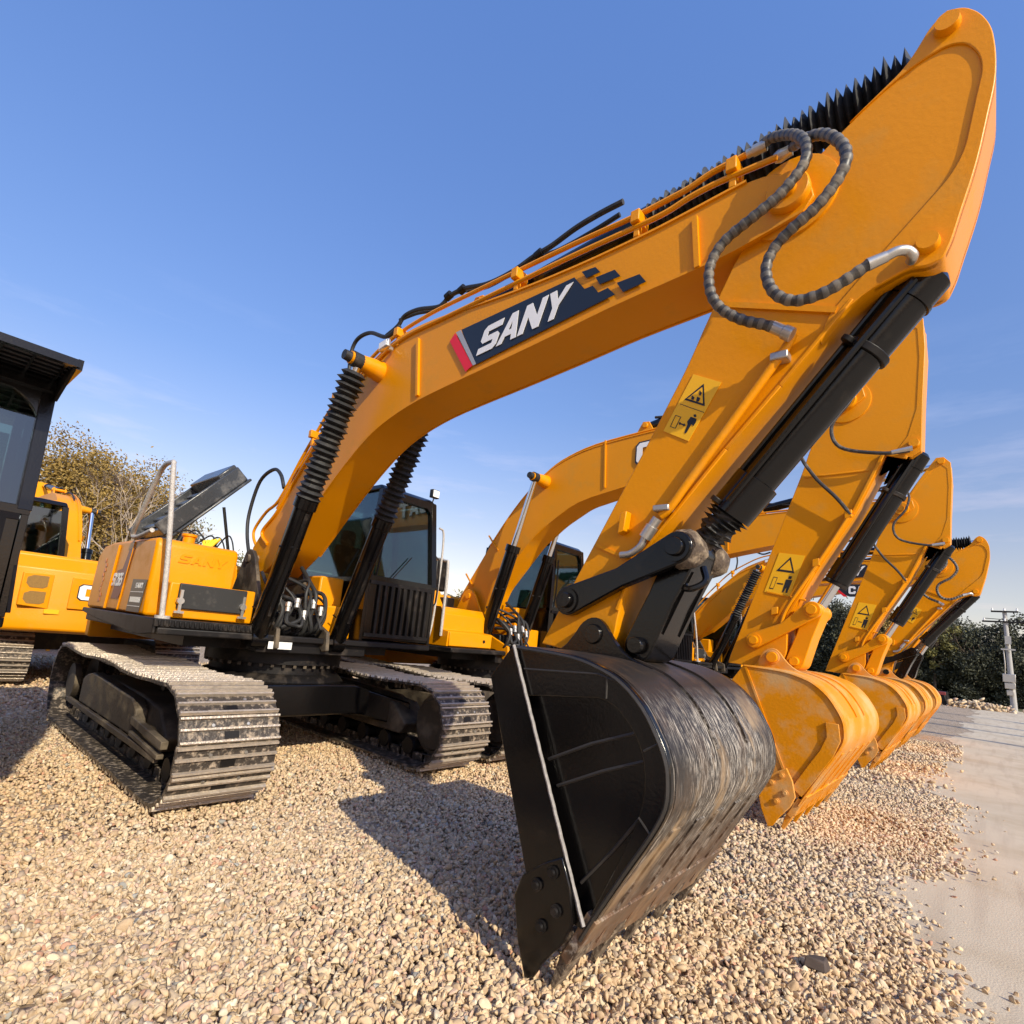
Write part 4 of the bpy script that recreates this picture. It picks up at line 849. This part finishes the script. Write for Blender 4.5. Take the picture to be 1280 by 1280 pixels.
            b.build('worn_edge', mat('worn_bright_edge', (.30, .28, .26), .5, var=.6, vscale=40), bk)
        else:
            b.beam((-1.78, yy, 1.40), (-1.36, yy, .36), .012, .02); b.build('weld_rib', YELB, bk, split=True)
            # curved wear plate low on the side
            b = mbx(); o1 = [(-1.0, 1.0), (-.985, .86), (-1.04, .72), (-1.14, .56), (-1.28, .34)]; i1 = [(-1.10, 1.0), (-1.09, .88), (-1.14, .76), (-1.24, .60), (-1.36, .40)]
            b.prism(o1+i1[::-1], min(y, y+s_*.02)+s_*.001, max(y, y+s_*.02)+s_*.001); b.build('wear_plate', YELB, bk, bevel=.004)
        # side cutter
        b = mbx(); cu = [(-1.395, .56), (-1.50, .50), (-1.60, .42), (-1.635, .33), (-1.60, .17), (-1.54, .03), (-1.50, .05), (-1.45, .13), (-1.36, .24), (-1.32, .33), (-1.345, .46)]
        b.prism(cu, min(y+s_*.024, y+s_*.05), max(y+s_*.024, y+s_*.05))
        ct = b.build('side_cutter', SM, bk, bevel=.006)
        b = mbx()
        for x, z in ((-1.43, .49), (-1.51, .415), (-1.40, .35), (-1.47, .265)): b.lathe((x, y+s_*.051, z), (x, y+s_*.075, z), [(0, .026), (.5, .026), (.51, .018), (1, .016)], 10)
        b.build('cutter_bolt', BLKM if DK else YELB, ct, split=True)
    # lip, wear strips, ears, teeth
    b = mbx(); b.prism([(-1.235, .345), (-1.285, .375), (-1.40, .165), (-1.365, .14)], yL+.0, yR-.0); b.build('lip_plate', BM, bk, bevel=.004)
    def strip(y, wd, L_, out):
        vs = []; fs = []; n = len(L_)
        for i, p in enumerate(L_):
            a = Vector(L_[max(0, i-1)]); c = Vector(L_[min(n-1, i+1)]); t_ = (c-a).normalized(); nn = Vector((-t_.y, t_.x)); nn = nn if nn.dot(Vector(p)-Vector((-1.5, .9))) > 0 else -nn
            q0 = Vector(p)-nn*.008; q1 = Vector(p)+nn*out; vs += [(q0.x, y, q0.y), (q1.x, y, q1.y), (q1.x, y+wd, q1.y), (q0.x, y+wd, q0.y)]
        for i in range(n-1):
            for k in range(4): k2 = (k+1) % 4; fs.append((4*i+k2, 4*i+k, 4*i+4+k, 4*i+4+k2))
        fs += [(0, 1, 2, 3), (4*n-1, 4*n-2, 4*n-3, 4*n-4)]
        b = mbx(); b.add(vs, fs); b.build('wear_strip', BM, bk)
    for i in range(5): strip(yL+.16+(yR-yL-.40)*i/4, .09, BUCK[27:36], .008)
    for s_ in (-1, 1): strip(yb+s_*.2, .025, BUCK[3:19], .012)
    for s_ in (-1, 1):
        b = mbx(); y = yb+s_*.215
        x1, z1_ = S['e1']; ear = [(-1.93, 1.395), (-1.84, 1.435), (x1-.12, z1_-.0), (x1-.085, z1_+.055), (x1-.035, z1_+.088), (x1+.02, z1_+.092), (x1+.065, z1_+.06), (x1+.13, z1_-.03), (x1+.21, z1_-.10), (x1+.32, z1_-.14), (x1+.36, 1.365), (x1+.33, 1.34), (-1.5, 1.385), (-1.8, 1.40)]
        b.prism(soft(ear, 1, 50), y-.018, y+.018)
        if not DK: b.lathe((x1, y-.03, z1_), (x1, y+.03, z1_), [(0, .07), (1, .07)], 20)
        b.build('hanger_ear', SM, bk, bevel=.004)
    tipd = Vector((-.42, 0, -.907)); nt_ = 5
    for i in range(nt_):
        y = yL+.06+(yR-yL-.12)*i/(nt_-1); o_ = Vector((-1.355, y, .215)); nx = Vector((.907, 0, -.42))
        b = mbx(); h1, h2 = .06, .038
        def rect(c, wy, t_): return [c+Vector((0, -wy, 0))-nx*t_, c+Vector((0, wy, 0))-nx*t_, c+Vector((0, wy, 0))+nx*t_, c+Vector((0, -wy, 0))+nx*t_]
        b.hull(rect(o_-tipd*.06, h1, .034), rect(o_+tipd*.04, h1*.85, .036)); b.hull(rect(o_+tipd*.042, h1*.75, .03), rect(o_+tipd*.245, h2, .008))
        b.build('tooth', MUD if DK else YELB, bk, bevel=.004)
    return root

# ------------------------------------------------------------------ the row of machines
GRP = 'yellow excavators parked in a row'
m1 = excavator('excavator', 3.0, 'sany', 'black', (-.90, .48), ths=(1.25, 1.09), hw=.345, hood_up=True, roof_lamp=True)
tag(m1, 'nearest excavator with the worn black bucket and its engine lid standing open', 'excavator')
m2 = excavator('excavator', 6.43, 'cat', 'yellow', (-.95, .85), ths=(1.33, 1.15), hw=.345)
tag(m2, 'yellow excavator next after the black-bucketed one, with bare chrome boom cylinder rods', 'excavator', GRP)
m3 = copy_tree(m2); m3.location.y = 11.05
for ch in list(m3.children_recursive):
    if ch.name.startswith('boom_lettering'): bpy.data.objects.remove(ch)
tag(m3, 'third excavator of the row, its arm tip just right of the second yellow arm', 'excavator', GRP)
m4 = excavator('excavator', 14.6, 'sany', 'yellow', (-.85, .75), detail=0, dx=-.06, links='black')
tag(m4, 'fourth excavator of the row, its boom lettering half hidden by the second arm', 'excavator', GRP)
m5 = excavator('excavator', 18.0, 'cat', 'yellow', (-.85, .75), detail=0, decal='panel', dx=-.10, links='black')
tag(m5, 'farthest excavator of the row, with a black CAT panel on its boom', 'excavator', GRP)
m0 = excavator('excavator', -1.0, 'cat', 'yellow', (-.70, .85), dx=.42, visor=True, ths=1.02, hw=.30, boff=.1)
tag(m0, 'excavator cut by the left edge, only its black cab and roof guard showing', 'excavator', GRP)
r1 = excavator('excavator', 2.4, 'cat', 'yellow', (-.85, .65), decal='none', rz=PI, cx=-13.55, rear=True, boff=.30, detail=0)
for ch in r1.children:
    if ch.name.split('.')[0] in ('boom', 'boom_cylinder', 'arm', 'arm_cylinder', 'arm_hose', 'bucket_cylinder'): ch.scale.z = .88
tag(r1, 'yellow excavator facing away at the left, CAT lettering on its counterweight', 'excavator')

# ------------------------------------------------------------------ ground
def ground_mat():
    m = bpy.data.materials.new('gravel_bed'); m.use_nodes = True; t = m.node_tree; b = t.nodes['Principled BSDF']; b.inputs['Roughness'].default_value = .9
    tc = N(t, 'ShaderNodeTexCoord'); vo = N(t, 'ShaderNodeTexVoronoi'); vo.inputs['Scale'].default_value = 26; t.links.new(tc.outputs['Object'], vo.inputs['Vector'])
    s = N(t, 'ShaderNodeSeparateColor'); t.links.new(vo.outputs['Color'], s.inputs[0])
    r = N(t, 'ShaderNodeValToRGB'); el = r.color_ramp.elements; el[0].color = (.20, .14, .09, 1); el[1].color = (.62, .50, .35, 1)
    for p, c in ((.25, (.36, .26, .165, 1)), (.55, (.46, .34, .22, 1)), (.8, (.50, .37, .27, 1))): e = el.new(p); e.color = c
    t.links.new(s.outputs[0], r.inputs[0])
    n = N(t, 'ShaderNodeTexNoise'); n.inputs['Scale'].default_value = .35; n.inputs['Detail'].default_value = 5; t.links.new(tc.outputs['Object'], n.inputs[0])
    mr = N(t, 'ShaderNodeMapRange'); mr.inputs['To Min'].default_value = .72; mr.inputs['To Max'].default_value = 1.15; t.links.new(n.outputs[0], mr.inputs['Value'])
    vm = N(t, 'ShaderNodeVectorMath', operation='SCALE'); t.links.new(r.outputs[0], vm.inputs[0]); t.links.new(mr.outputs[0], vm.inputs['Scale']); t.links.new(vm.outputs[0], b.inputs['Base Color'])
    bp = N(t, 'ShaderNodeBump', invert=True); bp.inputs['Strength'].default_value = 1; bp.inputs['Distance'].default_value = .025; t.links.new(vo.outputs['Distance'], bp.inputs['Height']); t.links.new(bp.outputs[0], b.inputs['Normal'])
    return m
GM = ground_mat()
b = MB(); b.add([(-300, -300, -.018), (300, -300, -.018), (300, 300, -.018), (-300, 300, -.018)], [(0, 1, 2, 3)])
tag(b.build('ground', GM, smooth=0), 'pale crushed stone ground under the machines', kind='structure')
def road_mat():
    m = mat('worn_concrete', (.565, .465, .33), .85, var=.16, vscale=.6, dirt=(.42, .32, .20), dirt_amt=.55, dscale=1.1, bump=.25, bscale=90, dirt_lo=.46)
    t = m.node_tree; b = t.nodes['Principled BSDF']; src = [l.from_socket for l in t.links if l.to_socket == b.inputs['Base Color']][0]
    tc = N(t, 'ShaderNodeTexCoord'); mp = N(t, 'ShaderNodeMapping'); mp.inputs['Scale'].default_value = (5, .35, 1); mp.inputs['Rotation'].default_value = (0, 0, R(8)); t.links.new(tc.outputs['Object'], mp.inputs[0])
    n = N(t, 'ShaderNodeTexNoise'); n.inputs['Scale'].default_value = 1.4; n.inputs['Detail'].default_value = 8; t.links.new(mp.outputs[0], n.inputs[0])
    r = N(t, 'ShaderNodeValToRGB'); r.color_ramp.elements[0].position = .5; r.color_ramp.elements[1].position = .62; r.color_ramp.elements[1].color = (.28, .28, .28, 1); t.links.new(n.outputs[0], r.inputs[0])
    mx = N(t, 'ShaderNodeMix', data_type='RGBA'); mx.inputs['B'].default_value = (.34, .25, .17, 1); t.links.new(r.outputs[0], mx.inputs['Factor']); t.links.new(src, mx.inputs['A']); t.links.new(mx.outputs['Result'], b.inputs['Base Color'])
    return m
def edge_x(y): return -.62+.16*math.sin(y*.9+.4)+.09*math.sin(y*2.3)+.05*math.sin(y*5.7)+.03*math.sin(y*13)+(.52 if y < 4 else .10+.42*max(0, 1-(y-4)/5))
ys_ = list(np.arange(-12, 48.01, .25)); b = MB(); vs = []; fs = []
for y in ys_: vs += [(edge_x(y)-.25, y, -.012), (14, y, -.012)]
for i in range(len(ys_)-1): fs.append((2*i, 2*i+1, 2*i+3, 2*i+2))
b.add(vs, fs); tag(b.build('road', road_mat(), smooth=0), 'dusty concrete road beside the gravel', kind='structure')
b = MB(); b.add([(-60, 48, -.008), (60, 48, -.008), (60, 140, -.008), (-60, 140, -.008)], [(0, 1, 2, 3)])
tag(b.build('grass_verge', mat('dry_grass', (.10, .10, .035), .9, var=.4, vscale=2, dirt=(.25, .19, .1), dirt_amt=.6, dscale=1, bump=.6, bscale=12), smooth=0), 'dry grass strip below the far trees', kind='structure')

# unseen poles, added right of the road, cast shadow stripes on the concrete
# stones ------------------------------------------------------------
def stone_mat():
    m = bpy.data.materials.new('gravel_stone'); m.use_nodes = True; t = m.node_tree; b = t.nodes['Principled BSDF']; b.inputs['Roughness'].default_value = .85
    a = N(t, 'ShaderNodeAttribute', attribute_name='tone'); 
    tc = N(t, 'ShaderNodeTexCoord'); n = N(t, 'ShaderNodeTexNoise'); n.inputs['Scale'].default_value = 70; n.inputs['Detail'].default_value = 4; t.links.new(tc.outputs['Object'], n.inputs[0])
    mr = N(t, 'ShaderNodeMapRange'); mr.inputs['To Min'].default_value = .75; mr.inputs['To Max'].default_value = 1.2; t.links.new(n.outputs[0], mr.inputs['Value'])
    vm = N(t, 'ShaderNodeVectorMath', operation='SCALE'); t.links.new(a.outputs['Color'], vm.inputs[0]); t.links.new(mr.outputs[0], vm.inputs['Scale']); t.links.new(vm.outputs[0], b.inputs['Base Color'])
    bp = N(t, 'ShaderNodeBump'); bp.inputs['Strength'].default_value = .3; bp.inputs['Distance'].default_value = .004; t.links.new(n.outputs[0], bp.inputs['Height']); t.links.new(bp.outputs[0], b.inputs['Normal'])
    return m
def ico(sub):
    import bmesh
    bm = bmesh.new(); bmesh.ops.create_icosphere(bm, subdivisions=sub, radius=1); v = np.array([q.co[:] for q in bm.verts]); f = np.array([[q.index for q in ff.verts] for ff in bm.faces]); bm.free(); return v, f
def stones(name, pts, size, sub, label, flat=.62):
    V0, F0 = ico(sub); n = len(pts); nv = len(V0)
    kinds = []
    for k in range(24):
        v = V0.copy()
        for _ in range(6):   # chop with random planes so the pieces look crushed
            d = rng.normal(size=3); d /= np.linalg.norm(d); c = rng.uniform(.2, .6); h = v@d; over = h > c; v[over] -= np.outer(h[over]-c, d)
        v += rng.normal(scale=.035, size=v.shape); kinds.append(v)
    K = np.array(kinds)[rng.integers(0, 24, n)]
    s = size*rng.lognormal(0, .20, n)[:, None, None]*.5; K = K*s*np.stack([rng.uniform(1.1, 1.7, n), rng.uniform(.9, 1.25, n), rng.uniform(.6, 1.0, n)], 1)[:, None, :]
    q = rng.normal(size=(n, 4)); q[:, 1:3] *= .8; q /= np.linalg.norm(q, axis=1)[:, None]; w_, x, y, z = q.T
    M = np.stack([1-2*(y*y+z*z), 2*(x*y-w_*z), 2*(x*z+w_*y), 2*(x*y+w_*z), 1-2*(x*x+z*z), 2*(y*z-w_*x), 2*(x*z-w_*y), 2*(y*z+w_*x), 1-2*(x*x+y*y)], 1).reshape(n, 3, 3)
    K = np.einsum('nij,nkj->nki', M, K); K += pts[:, None, :]
    F = (F0[None]+(np.arange(n)*nv)[:, None, None]).reshape(-1, 3)
    me = bpy.data.meshes.new(name); me.vertices.add(n*nv); me.vertices.foreach_set('co', K.reshape(-1).astype(np.float32))
    nf = len(F); me.loops.add(nf*3); me.loops.foreach_set('vertex_index', F.reshape(-1).astype(np.int32)); me.polygons.add(nf)
    me.polygons.foreach_set('loop_start', (np.arange(nf)*3).astype(np.int32)); me.update(calc_edges=True)
    pal = np.array([(.63, .465, .30), (.57, .41, .26), (.67, .52, .355), (.50, .355, .225), (.59, .40, .29), (.69, .58, .44), (.38, .29, .22), (.50, .27, .18), (.36, .34, .31)]); pr = np.array([.28, .22, .17, .11, .10, .07, .025, .015, .01])
    c = pal[rng.choice(len(pal), n, p=pr)]*rng.uniform(.88, 1.16, n)[:, None]
    # broad warm and cool patches across the yard
    g = .5+.5*np.sin(pts[:, 0]*1.1+2*np.sin(pts[:, 1]*.7)); c = c*(1+np.outer(g-.5, np.array([.06, .0, -.10])))*np.array([.96, .955, .89])
    cc = np.ones((n, 4)); cc[:, :3] = c; at_ = me.attributes.new('tone', 'FLOAT_COLOR', 'POINT'); at_.data.foreach_set('color', np.repeat(cc, nv, axis=0).reshape(-1).astype(np.float32))
    me.materials.append(SM_); o = bpy.data.objects.new(name, me); COL.objects.link(o); tag(o, label, kind='stuff'); return o
SM_ = stone_mat()
def scatter(r0, r1, dens, a0, a1, zlo, zhi):
    n = int(dens*.5*(a1-a0)*(r1*r1-r0*r0)); r = np.sqrt(rng.uniform(r0*r0, r1*r1, n)); a = rng.uniform(a0, a1, n)
    x = r*np.sin(a); y = r*np.cos(a); e = np.array([edge_x(t) for t in y]); keep = x < e-.12*np.abs(rng.normal(size=n))+.10*rng.exponential(1, n)*(rng.random(n) < .22)
    und = .012*np.sin(x*3.1+y*1.3)+.010*np.sin(x*1.2-y*4.1)
    return np.stack([x, y, rng.uniform(zlo, zhi, n)+und], 1)[keep]
stones('gravel', scatter(1.2, 4.2, 3500, R(-110), R(14), -.012, .012), .033, 2, 'loose crushed stones closest to the viewer')
stones('gravel', scatter(4.2, 9.0, 1700, R(-98), R(4), -.012, .008), .037, 1, 'loose crushed stones around the tracks and buckets')
stones('gravel', scatter(9.0, 17, 260, R(-95), R(-2), -.012, .006), .052, 1, 'loose crushed stones farther along the row')
# dark shard lying on the gravel
b = MB(); x, y = -.38, 1.98
gx = ray(1020, 1215); t_ = -CAMH/gx.z; x, y = gx.x*t_, gx.y*t_
b.add([(x-.05, y-.04, .02), (x+.05, y-.03, .02), (x+.06, y+.04, .02), (x-.02, y+.05, .02), (x-.04, y-.03, .07), (x+.04, y-.01, .06), (x+.04, y+.03, .075), (x-.02, y+.03, .06)], [(3, 2, 1, 0), (4, 5, 6, 7), (0, 1, 5, 4), (1, 2, 6, 5), (2, 3, 7, 6), (3, 0, 4, 7)])
tag(b.build('dark_stone', mat('dark_stone', (.07, .05, .04), .8, var=.4, vscale=20), bevel=.006), 'dark brown broken stone lying alone on the gravel in front of the black bucket', 'stone')

# ------------------------------------------------------------------ trees
def leaf_mat(name, c1, c2):
    m = bpy.data.materials.new(name); m.use_nodes = True; t = m.node_tree; b = t.nodes['Principled BSDF']; b.inputs['Roughness'].default_value = .7
    a = N(t, 'ShaderNodeAttribute', attribute_name='tone'); r = N(t, 'ShaderNodeValToRGB'); r.color_ramp.elements[0].color = (*c1, 1); r.color_ramp.elements[1].color = (*c2, 1)
    t.links.new(a.outputs['Fac'], r.inputs[0]); t.links.new(r.outputs[0], b.inputs['Base Color']); return m
BARK = mat('bark', (.12, .085, .06), .9, var=.4, vscale=12, bump=.4)
PBARK = mat('pale_bark', (.42, .34, .26), .85, var=.3, vscale=12)
def crown(name, m, parent, rx, ry, rz, cz, nclump, nleaf, ls, lab=None):
    n = nclump*nleaf; u = rng.normal(size=(nclump, 3)); u /= np.linalg.norm(u, axis=1)[:, None]; rad = rng.uniform(.35, 1, nclump)**.5
    lump = 1+.18*np.sin(u[:, 0]*5+1)+.15*np.sin(u[:, 1]*6+u[:, 2]*4)
    c = u*(rad*lump)[:, None]*np.array([rx, ry, rz]); c[:, 2] += cz
    p = np.repeat(c, nleaf, 0)+rng.normal(scale=.075*(rx+rz)/2+.05, size=(n, 3))*np.array([1, 1, .8]); p[:, 2] = np.maximum(p[:, 2], .15)
    a = rng.normal(size=(n, 3)); a /= np.linalg.norm(a, axis=1)[:, None]; q = rng.normal(size=(n, 3)); d = np.cross(a, q); d /= np.linalg.norm(d, axis=1)[:, None]
    s = ls*rng.uniform(.6, 1.3, n)[:, None]; V = np.stack([p-a*s, p+d*s*.5, p+a*s, p-d*s*.5], 1).reshape(-1, 3)
    me = bpy.data.meshes.new(name); me.vertices.add(4*n); me.vertices.foreach_set('co', V.reshape(-1).astype(np.float32)); me.loops.add(4*n); me.loops.foreach_set('vertex_index', np.arange(4*n, dtype=np.int32)); me.polygons.add(n); me.polygons.foreach_set('loop_start', (np.arange(n)*4).astype(np.int32)); me.update(calc_edges=True)
    tn = np.clip(np.repeat(rng.uniform(0, 1, nclump), nleaf)*.6+rng.uniform(0, .4, n), 0, 1); at_ = me.attributes.new('tone', 'FLOAT', 'POINT'); at_.data.foreach_set('value', np.repeat(tn, 4).astype(np.float32))
    me.materials.append(m); o = bpy.data.objects.new(name, me); COL.objects.link(o); o.parent = parent; return o
def branches(mb, p, d, ln, r, lvl, spread=.5):
    q = p+d*ln; mid = p+d*ln*.5+Vector((random.gauss(0, .04), random.gauss(0, .04), 0))*ln
    mb.tube([p, mid, q], r, 5, 2)
    if lvl <= 0: return
    for _ in range(3 if lvl > 1 else 4):
        nd = (d+Vector((random.gauss(0, spread), random.gauss(0, spread), random.gauss(.1, spread*.7)))).normalized(); branches(mb, p.lerp(q, random.uniform(.45, 1)), nd, ln*random.uniform(.55, .8), r*.6, lvl-1, spread)
def tree(name, x, y, label, cm, rx, rz, cz, nclump, nleaf, ls, bark=BARK, lvl=3, tr=.12, cat='tree', group=None):
    root = empty(name, (x, y, 0)); mb = MB(); hz = cz-rz*.5
    mb.lathe((0, 0, -.05), (0, 0, hz), [(0, tr*1.3), (.1, tr), (1, tr*.7)], 10)
    for _ in range(5): branches(mb, Vector((0, 0, hz*random.uniform(.7, 1))), Vector((random.gauss(0, .5), random.gauss(0, .5), .9)).normalized(), rz*.75, tr*.5, lvl)
    mb.build('trunk', bark, root)
    if cm: crown('crown', cm, root, rx, rx, rz, cz, nclump, nleaf, ls)
    return tag(root, label, cat, group)
LA_ = leaf_mat('autumn_leaves', (.13, .085, .022), (.38, .25, .055)); LO = leaf_mat('olive_leaves', (.045, .05, .015), (.17, .14, .04))
LG = leaf_mat('dark_green_leaves', (.026, .030, .018), (.085, .088, .045)); LY = leaf_mat('yellow_green_leaves', (.06, .065, .02), (.25, .22, .06))
def on_ground(px, dist):
    d = ray(px, 800); d.z = 0; d.normalize(); return d.x*dist, d.y*dist
x, y = on_ground(78, 23); tree('autumn_tree', x, y, 'dense russet tree behind the left-hand CAT machine', LA_, 2.5, 2.8, 3.4, 850, 150, .05, lvl=4)
x, y = on_ground(138, 23); tree('autumn_tree', x, y, 'lower olive green tree right of the russet one', LO, 2.0, 2.4, 2.5, 480, 110, .05)
x, y = on_ground(128, 19.5); tree('bare_tree', x, y, 'pale leafless sapling in front of the olive tree', None, 1, 2.4, 3.0, 0, 0, 0, PBARK, 4, .05)
x, y = on_ground(105, 21); tree('bare_tree', x, y, 'twiggy tree with a few pinkish leaves rising above the russet tree', LA_, 1.9, 1.3, 4.4, 26, 9, .045, BARK, 4, .06)
G2 = 'bare trees along the far left horizon'
bt = None
for px, ds, sc_ in ((232, 36, .9), (262, 46, 1.0), (296, 50, 1.15), (322, 44, .85), (567, 50, .95), (602, 47, 1.1), (880, 52, 1.0)):
    x, y = on_ground(px, ds)
    if bt is None: bt = o = tree('bare_tree', x, y, '', LO, 2.2, 1.8, 3.6, 60, 24, .12, BARK, 4, .1)
    else: o = copy_tree(bt); o.location = (x, y, 0)
    o.scale = (sc_,)*3; o.rotation_euler.z = px; tag(o, 'thin leafless tree on the far horizon behind the machines', 'tree', G2)
G3 = 'dark trees at the end of the road'
protos = [tree('evergreen_tree', 0, 0, '', LG, 2.8, 2.9, 2.7, 260, 110, .09, lvl=2, group=G3), tree('evergreen_tree', 0, 0, '', LG, 2.3, 2.4, 2.3, 220, 110, .085, lvl=2, group=G3)]
k = 0
for row, yy in ((0, 56), (1, 60)):
    for i in range(9):
        x = -17+i*4.1+row*1.9+random.uniform(-.5, .5); o = protos[k] if k < 2 else copy_tree(protos[k % 2]); k += 1
        o.location = (x, yy+random.uniform(-1, 1), 0); o.rotation_euler.z = random.uniform(0, 6); s_ = random.uniform(1.02, 1.3)*(1.12 if row else 1); o.scale = (s_, s_, s_*random.uniform(.92, 1.08))
        tag(o, 'dark evergreen tree in the dense line closing the road', 'tree', G3)
for x, yy, lab, m_ in ((-3.4, 54.0, 'yellow green tree lit at the top of the dark tree line', LY), (-6.6, 54.5, 'russet and green tree beside the yellow green one at the road end', LA_)):
    tree('autumn_tree', x, yy, lab, m_, 1.9, 1.7, 4.6, 80, 60, .13, lvl=2)

# ------------------------------------------------------------------ power pole, rubble
gp = ray(1268, 886); t_ = -CAMH/gp.z; px_, py_ = gp.x*t_, min(gp.y*t_, 46.5)
px_ = gp.x*(py_/gp.y)
HT = at(1261, 764, py_)[1]
root = empty('power_pole', (px_, py_, 0)); tag(root, 'concrete power pole with crossarms and a metal box at the far right', 'power pole')
b = MB(); b.lathe((0, 0, 0), (-.25, 0, HT), [(0, .17), (1, .11)], 12); pole = b.build('pole', mat('pole_concrete', (.36, .35, .33), .8, var=.1), root)
for z, ln in ((HT-.05, 1.3), (HT-.7, 2.2)):
    b = MB(); b.box(-.25-ln/2, -.25+ln/2, -.17, -.08, z-.05, z+.05); ca = b.build('crossarm', BLKM, root)
    for s_ in (-.45, 0, .45): b = MB(); b.lathe((-.25+s_*ln, -.12, z+.05), (-.25+s_*ln, -.12, z+.22), [(0, .05), (.4, .07), (.6, .04), (1, .05)], 8); b.build('insulator', WHT, ca)
b = MB(); b.box(-.48, .12, -.5, -.18, 1.75, 2.25); b.box(-.40, .1, -.45, -.18, 1.35, 1.72); b.build('metal_box', STL, root, bevel=.02)
b = MB(); b.box(-.32, .02, -.35, -.18, .95, 1.28); b.build('meter_box', STL, root, bevel=.02)
b = MB(); b.box(-.30, .0, -.4, -.15, HT*.66, HT*.74); b.box(-.5, .18, -.3, -.2, HT*.60, HT*.615); b.tube([(-.38, -.2, HT*.6), (-.34, -.25, HT*.45), (-.36, -.2, 2.25)], .03, 6); b.build('switch_gear', STL, root)
b = MB()
for s_ in (-.45, .45): b.tube([(-.25+s_*2.2, -.12, HT-.5), (6, -.1, HT-.85), (14, 0, HT-.4)], .022, 5, 4)
b.build('overhead_wire', BLKM, root)
for yy in (17.5, 21.5, 25.0, 30.5):  # pole copies added out of view only to throw shadows across the road
    o = copy_tree(root); o.location = (8.5+.3*math.sin(yy), yy, 0); tag(o, 'unseen power pole added to cast a shadow stripe on the concrete', 'power pole', 'unseen poles added for their road shadows')
gr = ray(1200, 876); t_ = -CAMH/gr.z; t_ = min(t_, 44/gr.y); rx_, ry_ = gr.x*t_+.6, gr.y*t_
pp = np.stack([rng.normal(rx_, .8, 260), rng.normal(ry_, .6, 260), np.abs(rng.normal(.05, .16, 260))], 1)
stones('rubble_pile', pp, .27, 1, 'heap of pale rubble below the far trees')
b = MB(); b.add([(rx_-2.7, ry_-.4, 0), (rx_-1.2, ry_-.5, 0), (rx_-1.0, ry_+.5, 0), (rx_-2.7, ry_+.5, 0), (rx_-2.9, ry_-.4, .55), (rx_-1.35, ry_-.5, .75), (rx_-1.2, ry_+.5, .8), (rx_-2.8, ry_+.4, .9)], [(3, 2, 1, 0), (4, 5, 6, 7), (0, 1, 5, 4), (1, 2, 6, 5), (2, 3, 7, 6), (3, 0, 4, 7)]); b.k = 1
b.box(rx_-2.85, rx_-1.25, ry_-.56, ry_-.51, .58, .78)
tag(b.build('scrap_bucket', [BLKM, mat('faded_red', (.22, .03, .03), .6, var=.3)], bevel=.03), 'black scrap container with a red rim beside the far rubble', 'scrap container')
